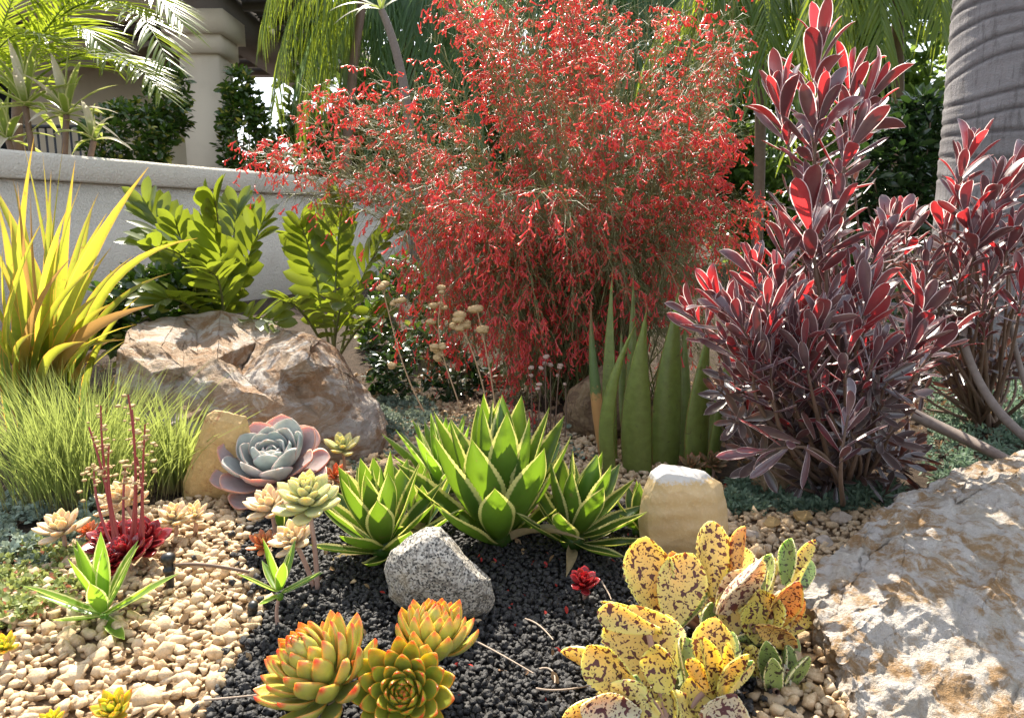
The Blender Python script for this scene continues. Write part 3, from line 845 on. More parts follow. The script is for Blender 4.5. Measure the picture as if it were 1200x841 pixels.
def palm(name, label, root, fronds, mat, leaf_len, leaf_w, npairs, group=None, trunk=None, **kw):
    o = thing(name, label, 'palm', root, group)
    for P in fronds:
        ob('frond', frond_geo(P, leaf_len, leaf_w, npairs, **kw).mesh('frond', mat, root), o)
    if trunk:
        g = Geo().add(*tube(trunk[0], trunk[1], trunk[2], 10, 10))
        ob('trunk', g.mesh('trunk', M['stem_brown'], root), o)
    return o

def leaf_cloud(centers, per, L, w, rng, spread=0.9, up=0.3, nu=4):
    """whorls of leaflets at the given points: merged geometry for small leaves"""
    g = Geo()
    base = blade([(0, 0, 0), (0, .5, .06), (0, 1, -.05)], w / L, (0, 0, 1), nu, 2, cup=0.25, b=0.2, p=0.55, k=0.8)
    n = len(centers) * per
    ctr = np.repeat(np.asarray(centers), per, axis=0)
    d = rng.normal(size=(n, 3)); d[:, 2] = d[:, 2] * 0.6 + up
    d /= np.linalg.norm(d, axis=1)[:, None]
    r = rng.normal(size=(n, 3)) * 0.5 + v3(0, -0.25, 0.9)
    s = np.cross(d, r); s /= np.linalg.norm(s, axis=1)[:, None] + 1e-9
    nn = np.cross(s, d)
    l = L * rng.uniform(0.6, 1.15, n)
    Mx = np.stack([s, d, nn], 2) * l[:, None, None]
    return g.inst(base, Mx, ctr + d * (l * 0.15)[:, None], rng.uniform(size=n))

def shrub(name, label, boxes, n, per, L, w, mat, seed, stems=6, root=None, cat='shrub', group=None):
    """boxes: (px0, px1, py0, py1, Y0, Y1) volumes the crown fills"""
    rng = np.random.default_rng(seed)
    cs = []
    tot = sum((b[1] - b[0]) * (b[3] - b[2]) for b in boxes)
    for b in boxes:
        k = int(n * (b[1] - b[0]) * (b[3] - b[2]) / tot)
        for _ in range(k):
            a = nz(rng.normal(size=3)) * rng.uniform(0.55, 1.0) ** 0.5
            cs.append(W((b[0] + b[1]) / 2 + a[0] * (b[1] - b[0]) / 2, (b[2] + b[3]) / 2 + a[1] * (b[3] - b[2]) / 2, (b[4] + b[5]) / 2 + a[2] * (b[5] - b[4]) / 2))
    cs = np.array(cs)
    c0 = cs.mean(axis=0); r = v3(c0[0], c0[1], H(c0[0], c0[1])) if root is None else root
    o = thing(name, label, cat, r, group)
    f = leaf_cloud(cs, per, L, w, rng)
    ob('foliage', f.mesh('foliage', mat, r), o, kind='stuff')
    for k in range(stems):
        e = cs[rng.integers(len(cs))]
        q = r + v3(rng.normal() * .05, rng.normal() * .05, 0)
        ob('stem', Geo().add(*tube([q, (q + e) / 2 + v3(0, 0, .15), e], 0.014, 0.004, 5, 8)).mesh('stem', M['stem_brown'], r), o)
    return o

# ------------------------------------------------------------------ background palms and shrubs
RB = np.random.default_rng(21)
def Wp(l): return [W(*p) for p in l]
# feather palm over the wall on the left
r = W(10, 150, 5.0); r[2] = H(r[0], r[1])
palm('feather_palm', 'bright green feather palm arching over the wall beside the dracaena', r, [
    Wp([(-10, 150, 5.0), (40, 60, 4.9), (70, -20, 4.8), (150, -40, 4.6)]),
    Wp([(40, 95, 5.0), (95, 50, 4.8), (140, 45, 4.6), (190, 110, 4.3)]),
    Wp([(30, 60, 5.0), (100, -30, 4.8), (165, -10, 4.5), (195, 70, 4.2)]),
    Wp([(60, 20, 5.0), (120, -40, 5.0), (170, -30, 4.8), (215, 30, 4.6)]),
    Wp([(-20, 120, 5.1), (0, 40, 5.0), (10, -20, 5.0), (60, -60, 4.8)]),
    Wp([(-30, 130, 5.0), (-20, 60, 4.8), (20, 20, 4.6), (55, 45, 4.5)]),
    Wp([(20, 90, 5.2), (60, 20, 5.2), (100, 10, 5.1), (125, 70, 5.0)])],
    M['palm'], 0.42, 0.009, 44, trunk=([r, r + v3(0, 0, .7), W(20, 110, 5.0)], 0.05, 0.03), droop=0.5, rng=RB, lift=0.2)
# weeping palm left of the red shrub
r = W(400, 160, 7.2); r[2] = H(r[0], r[1])
palm('weeping_palm', 'weeping green palm hanging beside the porch pillar', r, [
    Wp([(430, -30, 7.2), (360, -40, 7.0), (325, 10, 6.8), (322, 120, 6.7)]),
    Wp([(430, -20, 7.3), (390, -30, 7.1), (355, 20, 6.9), (350, 170, 6.8)]),
    Wp([(430, -20, 7.3), (400, -30, 7.2), (380, 20, 7.1), (375, 130, 7.0)]),
    Wp([(430, -60, 7.4), (350, -90, 7.2), (315, -40, 7.0), (305, 40, 6.9)]),
    Wp([(430, -20, 7.5), (410, -10, 7.4), (400, 40, 7.4), (398, 170, 7.3)])],
    M['palm'], 0.46, 0.0065, 64, trunk=([r, r + v3(0, 0, 1.5), W(432, -40, 7.3)], 0.05, 0.04), droop=1.6, rng=RB, fwd=0.4, hang=0.75, lift=0.05)
# teal shaded palms behind the red shrub
for i, (a, b, Y, lab) in enumerate([(480, -40, 8.0, 'shaded blue green palm behind the thin leaning trunk'), (640, -60, 8.4, 'shaded blue green palm rising behind the red flowering shrub'), (780, -50, 8.2, 'shaded palm with hanging fronds between red shrub and purple shrub')]):
    r = W(a, 200, Y); r[2] = H(r[0], r[1])
    fr_ = []
    for k in range(9):
        an = -1.3 + 2.6 * k / 8
        fr_.append([W(a, b + 60, Y), W(a + 40 * math.sin(an), b - 40, Y - 0.2), W(a + 110 * math.sin(an), b + 20, Y - 0.4 * math.cos(an)), W(a + 150 * math.sin(an) + RB.normal() * 12, b + 210 + RB.normal() * 30, Y - 0.9 * math.cos(an * 1.1))])
    palm('shaded_palm', lab, r, fr_, M['palm_dark'], 0.62, 0.012, 40, group='palms behind the red shrub', trunk=([r, r + v3(0, 0, 1.5), W(a, b + 60, Y)], 0.06, 0.05), droop=1.4, rng=RB, fwd=0.3, hang=0.9, lift=0.0)
# sunny palms upper right
for i, (a, b, Y, lab) in enumerate([(890, -30, 6.4, 'yellow green palm behind the tall purple leaved shrub'), (1050, -70, 6.0, 'sunlit green palm crown beside the ringed palm trunk')]):
    r = W(a, 240, Y); r[2] = H(r[0], r[1])
    fr_ = []
    for k in range(11):
        an = -1.4 + 2.8 * k / 10
        fr_.append([W(a, b + 40, Y), W(a + 50 * math.sin(an), b - 30, Y - .1), W(a + 105 * math.sin(an), b + 10 + RB.normal() * 15, Y - 0.4 * math.cos(an)), W(a + 135 * math.sin(an) + RB.normal() * 20, b + 150 + RB.normal() * 35, Y - 0.8 * math.cos(an))])
    palm('sunny_palm', lab, r, fr_, M['palm'], 0.42, 0.010, 36, group='palms behind the purple shrub', trunk=([r, r + v3(0, 0, 1.2), W(a, b + 40, Y)], 0.05, 0.04), droop=1.2, rng=RB, fwd=0.35, hang=0.6, lift=0.05)
# dense screen of shrubs far behind
shrub('tall_hedge', 'tall dark evergreen hedge closing the back of the garden', [(330, 560, -220, 330, 9.6, 10.8), (520, 800, -220, 330, 9.8, 11.0), (760, 1040, -220, 330, 9.4, 10.6), (980, 1350, -220, 330, 9.0, 10.4), (380, 640, 40, 330, 9.4, 10.0), (560, 880, 60, 330, 9.4, 10.0), (820, 1120, 40, 330, 9.2, 9.8)], 8200, 7, 0.20, 0.038, M['hedge'], 31, stems=14, cat='hedge')
shrub('side_hedge', 'evergreen hedge along the garden side beyond the ringed palm', [(1330, 1750, -150, 420, 4.6, 6.4), (1700, 2300, -150, 420, 3.6, 5.2)], 2600, 7, 0.15, 0.03, M['hedge'], 40, stems=8, cat='hedge')
shrub('variegated_shrub', 'dark variegated leafy shrub below the porch in front of the pillar', [(95, 205, 120, 215, 6.6, 7.3), (168, 222, 72, 175, 7.0, 7.5)], 520, 7, 0.085, 0.018, M['schef'], 32)
shrub('variegated_shrub', 'dark variegated leafy shrub right of the porch pillar', [(256, 315, 105, 215, 6.9, 7.5), (262, 296, 78, 130, 7.0, 7.3)], 330, 7, 0.085, 0.018, M['schef'], 33)
shrub('leafy_shrub', 'dark green shrub showing between weeping palm and red flowers', [(300, 470, 130, 240, 7.6, 8.3)], 500, 7, 0.10, 0.022, M['schef'], 34)
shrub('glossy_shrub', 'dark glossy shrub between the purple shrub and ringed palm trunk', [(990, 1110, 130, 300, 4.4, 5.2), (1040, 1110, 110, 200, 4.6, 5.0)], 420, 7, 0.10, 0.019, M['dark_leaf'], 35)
shrub('leafy_shrub', 'olive shrub at the wall foot behind the brown boulder', [(420, 520, 300, 470, 3.3, 3.9)], 260, 7, 0.06, 0.012, M['schef'], 36)
shrub('leafy_shrub', 'dark leaves at the wall foot between the flax and boulder', [(110, 260, 315, 430, 2.75, 3.15)], 300, 7, 0.07, 0.014, M['schef'], 38)
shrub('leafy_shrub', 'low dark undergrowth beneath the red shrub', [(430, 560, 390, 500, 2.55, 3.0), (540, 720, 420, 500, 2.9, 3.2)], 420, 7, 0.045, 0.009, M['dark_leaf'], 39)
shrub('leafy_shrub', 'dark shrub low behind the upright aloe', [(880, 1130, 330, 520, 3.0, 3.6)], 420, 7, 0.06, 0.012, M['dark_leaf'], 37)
# thin leaning trunk with dry leaves, upper middle
r = W(485, 215, 7.0); r[2] = H(r[0], r[1])
o = thing('leaning_tree', 'thin leaning trunk with sun bleached strap leaves at its top', 'tree', r)
top = W(447, 12, 6.6)
ob('trunk', Geo().add(*tube([r, W(490, 120, 6.8), W(462, 45, 6.6), top], 0.055, 0.03, 8, 14)).mesh('trunk', M['stem_grey'], r), o)
for (a, b, dy) in [(385, 14, -.2), (390, 30, -.1), (430, -25, 0), (470, -30, .1), (500, 0, .2), (415, 20, -.3), (365, -5, .1)]:
    e = W(a, b, 6.6 + dy)
    V, Q, T, uv = blade([top, (top + e) / 2 + v3(0, 0, .12), e], 0.022, (0, -.4, 1), 8, 2, cup=.3, b=.5, p=.3)
    ob('leaf', mk('leaf', V - r, Q, None, uv, None, M['draca']), o)

# ringed palm trunk on the right
pr = W(1178, 430, 3.35); pr[2] = H(pr[0], pr[1])
o = thing('ringed_palm', 'thick grey ringed palm trunk standing behind the purple shrubs', 'palm', pr)
rad = 0.315
nz_, na = 460, 72
zz = np.linspace(-0.15, 4.3, nz_); aa = np.arange(na) / na * 2 * np.pi
Vt, tt = [], []
rr = np.random.default_rng(5)
rings = np.cumsum(rr.uniform(0.055, 0.11, 70)) - 0.2
ringt = rr.uniform(-0.06, 0.06, (70, 2))
for z in zz:
    flare = 0.07 * math.exp(-max(z, 0) / 0.35) + 0.02 * math.sin(z * 1.1)
    lean = -0.012 * z
    zl = z + 0.10 * (np.cos(aa - 0.6)) * 0.35 + 0.012 * np.sin(3 * aa + 4 * z)
    near = np.min(np.abs(zl[:, None] - (rings[None] + ringt[None, :, 0] * np.sin(aa[:, None] + 30 * ringt[None, :, 1]))), axis=1)
    groove = np.exp(-(near / 0.0075) ** 2)
    lip = np.exp(-((near - 0.018) / 0.010) ** 2)
    R_ = rad + flare - 0.006 * groove + 0.0022 * lip + 0.0015 * np.sin(7 * aa + 9 * z) * np.sin(23 * z)
    Vt.append(np.stack([R_ * np.cos(aa) + lean, R_ * np.sin(aa), np.full(na, z)], 1)); tt.append(groove)
i = np.arange(nz_ - 1)[:, None] * na; j = np.arange(na)[None]; j2 = (j + 1) % na
Q = np.stack([(i + j).ravel(), (i + j2).ravel(), (i + na + j2).ravel(), (i + na + j).ravel()], 1)
ob('trunk', mk('trunk', np.concatenate(Vt), Q, None, None, np.concatenate(tt), M['bark']), o)
fmesh = frond_geo([(0, 0, 0), (0.5, 0, .6), (1.3, 0, .6), (1.9, 0, -.3)], 0.45, 0.014, 36, droop=1.0, rng=RB).mesh('frond', M['palm'])
for k in range(12):
    f = ob('frond', fmesh, o, (-0.05, 0, 4.25)); f.rotation_euler = (0, U(-.3, .3), k * 0.53)
# ------------------------------------------------------------------ red firecracker shrub
def red_shrub():
    rng = np.random.default_rng(41)
    root = W(690, 480, 2.75); root[2] = H(root[0], root[1])
    o = thing('red_flowering_shrub', 'airy shrub covered in small red tubular flowers behind the aloe', 'shrub', root)
    # where stem tips end: px, py, spread x, y, depth, spread, number
    blobs = [(640, 60, 75, 60, 2.75, .25, 44), (740, 70, 75, 60, 2.7, .25, 44), (545, 110, 60, 50, 2.6, .2, 22), (820, 130, 50, 60, 2.65, .2, 26), (810, 150, 50, 70, 2.7, .15, -36), (470, 180, 50, 40, 2.75, .15, -20),
             (690, 170, 110, 60, 2.45, .2, 52), (780, 230, 85, 60, 2.45, .2, 30), (545, 225, 65, 40, 2.45, .2, 24), (460, 120, 45, 25, 2.7, .2, 14),
             (390, 140, 45, 28, 2.75, .2, 14), (315, 190, 30, 18, 2.75, .15, 12), (370, 205, 50, 22, 2.6, .15, 10), (640, 290, 90, 40, 2.35, .15, 36), (600, 410, 80, 40, 2.45, .12, 14), (520, 360, 40, 45, 2.45, .12, 18), (520, 310, 45, 40, 2.4, .15, 26),
             (560, 370, 60, 40, 2.4, .15, 18), (650, 370, 60, 45, 2.4, .15, 26), (760, 330, 70, 45, 2.35, .15, 30), (860, 250, 30, 60, 2.6, .15, 16), (690, 10, 110, 30, 2.85, .25, 40), (850, 60, 25, 40, 2.7, .15, 12), (575, 20, 40, 30, 2.75, .2, 16), (680, 400, 130, 45, 2.85, .15, -110), (600, 330, 90, 60, 2.8, .15, -60), (800, 330, 60, 60, 2.8, .15, -50)]
    st, br = Geo(), Geo()
    fl_pos, fl_dir, fl_w = [], [], []
    for (a, b, sa, sb, Y, sy, n) in blobs:
        leafy = n < 0                                   # flowerless green inner stems
        for _ in range(int(abs(n) * .72)):
            tp = W(a + rng.normal() * sa * .75, b + rng.normal() * sb * .75, Y + rng.normal() * sy)
            bs = root + v3(rng.normal() * .10, rng.normal() * .08, 0)
            out = tp - bs
            reach = math.hypot(out[0], out[1])
            low = tp[2] < 0.65
            mid = bs + out * 0.45 + v3(0, 0, (0.55 if low else 0.28) * (reach + .25)) + rng.normal(size=3) * .04
            m2 = bs + out * 0.82 + v3(0, 0, (0.38 if low else 0.10) * (reach + .2)) + rng.normal(size=3) * .03
            c = bez([bs, mid, m2, tp], 15)
            spray = min(1.9, rng.exponential(.72))
            st.add(*tube(c, 0.0028, 0.0009, 4), tint=rng.uniform())
            # fine rush-like side branches in whorls along the outer part of the stem
            for j in range(5, 15):
                if rng.uniform() < 0.12: continue
                t = nz(c[min(j + 1, 14)] - c[max(j - 1, 0)])
                for _k in range(rng.integers(4, 8) + (3 if leafy else 0)):
                    side = nz(np.cross(t, rng.normal(size=3)))
                    d = nz(t * rng.uniform(0.3, 1.2) + side * rng.uniform(0.5, 1.0) + v3(0, 0, rng.uniform(-.2, .35)))
                    L = rng.uniform(0.04, 0.13)
                    p0 = c[j] + t * rng.uniform(-.015, .015)
                    e = p0 + d * L + v3(0, 0, -L * rng.uniform(.1, .55))
                    mm = p0 + d * L * .55
                    br.add(*tube(np.array([p0, mm, e]), 0.0008, 0.0004, 3), tint=rng.uniform())
                    if rng.uniform() < (0.05 if leafy else 0.75 * (j / 14) ** 1.8 * spray):
                        for _f in range(rng.integers(2, 7)):
                            q = mm + (e - mm) * rng.uniform(0.2, 1.0)
                            fd = nz(nz(e - mm) * .5 + v3(rng.normal() * .45, rng.normal() * .45, -rng.uniform(.1, 1.0)))
                            fl_pos.append(q); fl_dir.append(fd); fl_w.append(rng.uniform(0.62, 1.08))
    ob('stems', st.mesh('stems', M['broom'], root), o, kind='stuff')
    ob('branchlets', br.mesh('branchlets', M['broom'], root), o, kind='stuff')
    # a flower: slim tube flaring at the mouth
    ring = [(0.0, .0006), (.004, .0016), (.014, .0020), (.021, .0027), (.0255, .0042)]
    V, Q = [], []
    sd = 5
    for i, (y, r) in enumerate(ring):
        for k in range(sd):
            a = 2 * math.pi * k / sd
            V.append((r * math.cos(a), y, r * math.sin(a)))
    for i in range(len(ring) - 1):
        for k in range(sd):
            a, b = i * sd + k, i * sd + (k + 1) % sd
            Q.append((a, b, b + sd, a + sd))
    V = np.array(V); uv = np.stack([np.full(len(V), .5), V[:, 1] / .0255], 1)
    P = np.array(fl_pos); D = np.array(fl_dir); S = np.array(fl_w)
    r = rng.normal(size=D.shape)
    s = np.cross(D, r); s /= np.linalg.norm(s, axis=1)[:, None]
    Mx = np.stack([s, D, np.cross(s, D)], 2) * S[:, None, None]
    order = np.argsort(np.linalg.norm(P - v3(0, 0, CAMZ), axis=1) + 0.6 * rng.uniform(size=len(P)))
    fm = mk('flower', V, Q, None, uv, None, M['bloom'])
    for i in order[:300]:
        f = bpy.data.objects.new('flower', fm); C.objects.link(f); f.parent = o
        A = Mx[i]; q = P[i] - root
        f.matrix_basis = Matrix([list(A[0]) + [q[0]], list(A[1]) + [q[1]], list(A[2]) + [q[2]], [0, 0, 0, 1]])
    rest = order[300:]
    g = Geo().inst((V, np.array(Q), None, uv), Mx[rest], P[rest], rng.uniform(size=len(rest)))
    ob('flowers', g.mesh('flowers', M['bloom'], root), o, kind='stuff')
red_shrub()

# ------------------------------------------------------------------ purple leucadendron shrubs
LEAF_L = [mk('leaf', *(lambda b: (b[0], b[1], None, b[3]))(blade([(0, 0, 0), (0, .45, -.06 + .05 * k), (0, .8, .0 + .03 * k), (0, 1, .06 - .05 * k)], .128 + .012 * k, (0, 0, 1), 9, 6, cup=.36 - .05 * k, b=.25, p=.56, k=.66)), None, M['leuca']) for k in range(4)]
LEAF_LO = [mk('leaf', *(lambda b: (b[0], b[1], None, b[3]))(blade([(0, 0, 0), (0, .5, .0), (0, 1, -.08 - .04 * k)], .135, (0, 0, 1), 7, 4, cup=.2, b=.22, p=.6, k=.65)), None, M['leuca_low']) for k in range(2)]
PROTO_L = [blade([(0, 0, 0), (0, .45, -.05), (0, .8, .0), (0, 1, .04)], .135, (0, 0, 1), 7, 6, cup=.28, b=.25, p=.56, k=.66)]

def leuca(label, root, shoots, low, seed, extra=None):
    """shoots: (px, py, depth, lean x, lean y up, leaf length, number of leaves); low: boxes with older dark shoots"""
    rng = np.random.default_rng(seed)
    o = thing('purple_leaved_shrub', label, 'shrub', root)
    stems, items = Geo(), []
    def shoot(tip, axis, L, n, prio, lowmat):
        e1, e2, a = basis(axis)
        span = L * 1.5 if not lowmat else L * 1.1
        off = rng.uniform(0, 6.28)
        if not lowmat: n = int(n * 1.2)
        for i in range(n):
            f = i / max(1, n - 1)                  # 0 at the tip
            az = off + i * 2.39996
            open_ = math.radians(8 + 58 * f ** 0.8 + rng.normal() * 6) if not lowmat else math.radians(35 + 50 * f + rng.normal() * 12)
            rad_ = e1 * math.cos(az) + e2 * math.sin(az)
            d = a * math.cos(open_) + rad_ * math.sin(open_)
            nr = a * math.sin(open_) - rad_ * math.cos(open_)
            l = L * (0.72 + 0.42 * math.sin(math.pi * (0.15 + 0.75 * f))) * rng.uniform(.72, 1.18)
            if i < 2: l *= 0.8
            b = tip - a * (L * 0.55 + span * f) + rad_ * 0.004
            items.append((prio + f * .3, b, d, nr + .25 * rng.normal(size=3), l, lowmat))
    for k, (px, py, Y, lx, ly, L, n) in enumerate(shoots):
        tip = W(px, py, Y)
        axis = nz(v3(lx, rng.normal() * .15 - .1, ly))
        L *= 1.0
        shoot(tip, axis, L, n, 0 if k < 30 else 1, False)
        nb = tip - axis * L * 2.0
        c = bez([root + v3(rng.normal() * .02, rng.normal() * .02, 0), root + (nb - root) * .45 + v3(0, 0, -.02) + rng.normal(size=3) * .03, nb - axis * .05, nb, tip - axis * L * .6], 16)
        stems.add(*tube(c, 0.0075, 0.0022, 6), tint=rng.uniform())
    for (a0, a1, b0, b1, y0, y1, cnt) in low:
        for _ in range(cnt):
            tip = W(rng.uniform(a0, a1), rng.uniform(b0, b1), rng.uniform(y0, y1))
            axis = nz(nz(tip - root) * v3(1, 1, .4) + v3(0, -.2, .3) + rng.normal(size=3) * .3)
            shoot(tip, axis, rng.uniform(.05, .075), 11, 2, True)
            c = bez([root + v3(rng.normal() * .02, rng.normal() * .02, 0), root + (tip - root) * .5 + rng.normal(size=3) * .04, tip - axis * .08, tip - axis * .03], 10)
            stems.add(*tube(c, 0.006, 0.0018, 5), tint=rng.uniform())
    if extra:
        for P, r0, r1 in extra: ob('branch', Geo().add(*tube(P, r0, r1, 8, 18)).mesh('branch', M['stem_grey'], root), o)
    ob('stems', stems.mesh('stems', M['stem_brown'], root), o, kind='stuff')
    items.sort(key=lambda q: q[0])
    for (_p, b, d, nr, l, lm) in items[:300]:
        me = LEAF_LO[rng.integers(2)] if lm else LEAF_L[rng.integers(4)]
        place('leaf', me, o, b, d, nr, l, root, rng.uniform(.85, 1.15))
    rest = items[300:]
    for lm, nm, mat in ((False, 'upper_leaves', M['leuca']), (True, 'lower_leaves', M['leuca_low'])):
        s = [q for q in rest if q[5] == lm]
        if not s: continue
        Mx, Ls = [], []
        for (_p, b, d, nr, l, _l) in s:
            a = nz(d); sd = nz(np.cross(a, nr)); n = np.cross(sd, a)
            Mx.append(np.stack([sd, a, n], 1) * l); Ls.append(b)
        pr_ = PROTO_L[0]
        ob(nm, Geo().inst((pr_[0], pr_[1], None, pr_[3]), np.array(Mx), np.array(Ls), rng.uniform(size=len(s))).mesh(nm, mat, root), o, kind='stuff')
    return o

r1 = W(985, 590, 1.78); r1[2] = H(r1[0], r1[1])
leuca('tall purple leaved shrub with red glowing leaf tips beside the aloe', r1, [
    # px, py, depth, lean
    (966, 18, 1.72, .02, 1, .105, 16), (905, 78, 1.70, -.28, 1, .095, 15), (1040, 78, 1.72, .38, 1, .095, 15), (968, 92, 1.62, .0, 1, .090, 15), (1015, 128, 1.64, .3, 1, .085, 14), (1000, 60, 1.82, .1, 1, .09, 13),
    (948, 205, 1.60, -.12, 1, .100, 18), (985, 215, 1.66, .2, 1, .095, 15), (915, 245, 1.66, -.2, 1, .08, 13),
    (880, 285, 1.64, -.3, 1, .08, 14), (826, 325, 1.60, -.65, 1, .085, 16), (800, 350, 1.66, -.7, .9, .075, 12), (855, 345, 1.56, -.45, 1, .08, 14), (915, 300, 1.58, -.15, 1, .085, 15),
    (968, 345, 1.50, .0, 1, .085, 14), (935, 375, 1.52, -.2, 1, .08, 13), (1010, 290, 1.60, .15, 1, .08, 14), (1045, 262, 1.64, .3, 1, .08, 14), (1030, 310, 1.58, .3, 1, .08, 13), (1062, 235, 1.75, .35, 1, .075, 12),
    (1095, 335, 1.62, .35, 1, .09, 15), (1130, 372, 1.62, .8, 1, .075, 12), (1085, 370, 1.60, .4, 1, .08, 13), (1040, 380, 1.52, .2, 1, .075, 12), (1000, 365, 1.52, .1, 1, .075, 12),
    (858, 535, 1.50, -1, -.15, .09, 9), (1000, 455, 1.46, .1, .6, .08, 10), (880, 400, 1.56, -.4, 1, .075, 12), (900, 355, 1.55, -.25, 1, .08, 12), (1060, 420, 1.58, .5, .8, .07, 11),
    (840, 385, 1.62, -.6, .8, .075, 11), (920, 420, 1.52, -.3, .8, .07, 11), (970, 290, 1.70, 0, 1, .08, 12), (870, 330, 1.75, -.4, 1, .08, 12)] + [(RNG.uniform(845, 1105), RNG.uniform(310, 470), RNG.uniform(1.48, 1.9), RNG.uniform(-.5, .5), .8, RNG.uniform(.06, .085), 12) for _ in range(30)],
    [(870, 1080, 410, 500, 1.48, 1.7, 20), (830, 1080, 400, 530, 1.55, 2.0, 46), (920, 1090, 470, 570, 1.6, 1.9, 22), (880, 1060, 320, 430, 1.7, 2.0, 16), (940, 1000, 160, 280, 1.7, 1.9, 7), (930, 1010, 560, 600, 1.6, 1.8, 4)], 51)
r2 = W(1150, 520, 2.35); r2[2] = H(r2[0], r2[1])
leuca('second purple leaved shrub in front of the ringed palm trunk', r2, [
    (1145, 148, 2.15, .1, 1, .10, 16), (1178, 190, 2.1, .2, 1, .10, 15), (1122, 215, 2.1, -.3, 1, .09, 14), (1205, 175, 2.15, .3, 1, .10, 14), (1098, 235, 2.15, -.3, 1, .085, 13), (1160, 245, 2.05, .1, 1, .09, 14), (1195, 245, 2.05, .1, 1, .09, 14),
    (1045, 240, 2.2, -.2, 1, .09, 14), (1070, 235, 2.2, .1, 1, .09, 13), (1025, 255, 2.25, -.3, 1, .085, 13), (1090, 280, 2.15, .1, 1, .085, 13), (1130, 285, 2.1, -.1, 1, .085, 12), (1165, 300, 2.05, .0, .9, .085, 13), (1200, 310, 2.0, -.2, .8, .085, 12), (1230, 230, 2.1, .3, 1, .09, 12), (1225, 350, 2.0, -.3, .8, .085, 12), (1150, 340, 2.1, -.2, .7, .08, 11)],
    [(1050, 1210, 270, 390, 2.1, 2.5, 34), (1060, 1200, 380, 470, 2.2, 2.6, 22)], 52,
    [(Wp([(1070, 485, 2.05), (1115, 508, 2.0), (1150, 520, 1.92), (1215, 560, 1.72)]), 0.018, 0.013), (Wp([(1128, 395, 2.15), (1140, 440, 2.15), (1160, 480, 2.1), (1205, 515, 2.0)]), 0.010, 0.014),
     (Wp([(1185, 380, 2.2), (1190, 420, 2.2), (1200, 440, 2.2), (1215, 500, 2.1)]), 0.006, 0.011), (Wp([(1128, 395, 2.15), (1140, 340, 2.2), (1145, 300, 2.2), (1150, 240, 2.2)]), 0.010, 0.005)])

# ------------------------------------------------------------------ yellow flax on the left
def hand_leaf(o, root, mat, base, tip, w, nrm, bend=(0, 0, 0), name='leaf', label=None, **kw):
    """one leaf from base to tip (world points), half width w"""
    base = np.asarray(base); tip = np.asarray(tip)
    mid = (base + tip) / 2 + np.asarray(bend, float)
    V, Q, T, uv = blade([base, mid, tip], w, nrm, **kw)
    me = mk(name, V - root, Q, None, uv, None, mat)
    x = ob(name, me, o)
    if label: x['label'] = label
    return x
rf = W(62, 435, 2.35); rf[2] = H(rf[0], rf[1])
fx = thing('yellow_flax', 'clump of tall yellow green strap leaves with orange dry tips by the wall', 'flax plant', rf)
rng = np.random.default_rng(61)
FL = [(26, 162, .2, 14, .0), (40, 160, -.1, 10, .0), (75, 165, .1, 12, 0), (88, 188, 0, 11, 0), (95, 214, -.2, 12, .02), (174, 196, -.25, 17, .02), (156, 300, -.35, 17, .08), (232, 279, -.2, 11, .22), (180, 357, -.4, 21, .10), (114, 346, -.4, 19, .05),
      (-4, 232, 0, 16, .03), (36, 226, -.25, 14, 0), (10, 246, -.2, 13, .02), (3, 290, -.3, 15, .05), (-25, 190, .1, 15, .02), (55, 250, -.35, 15, .03), (125, 250, -.1, 16, .03), (60, 200, .1, 13, 0), (-40, 300, -.2, 16, .1), (20, 330, -.45, 16, .06), (140, 330, .1, 15, .08), (-30, 360, -.4, 17, .1), (85, 300, -.4, 15, .05), (110, 235, .2, 13, .02), (200, 320, .1, 14, .14), (50, 180, .2, 11, 0), (15, 210, .25, 12, .0), (130, 290, -.3, 13, .05), (70, 280, -.3, 14, .03), (160, 380, -.45, 16, .08), (40, 390, -.5, 16, .08), (-15, 400, -.45, 15, .1), (100, 400, -.5, 15, .1)]
FL += [(rng.uniform(-40, 170), rng.uniform(210, 400), rng.uniform(-.4, .25), rng.uniform(11, 17), rng.uniform(.0, .1)) for _ in range(22)]
for (a, b, dy, w, bd) in FL:
    e = W(a, b, 2.35 + dy)
    bs = rf + v3(rng.normal() * .05, rng.normal() * .04 + dy * .1, 0)
    out = nz(v3(e[0] - rf[0], 0, 0) + v3(0, -.3, 0))
    hand_leaf(fx, rf, M['flax'], bs, e, w / 870 * 2.35 * .56, v3(-out[0] * .5 + rng.normal() * .5, -1, .4), v3(-(e[0] - bs[0]) * .28, 0, bd + .03), nu=12, nv=4, cup=.35, b=.7, p=.35, k=1.1, twist=rng.normal() * .4)

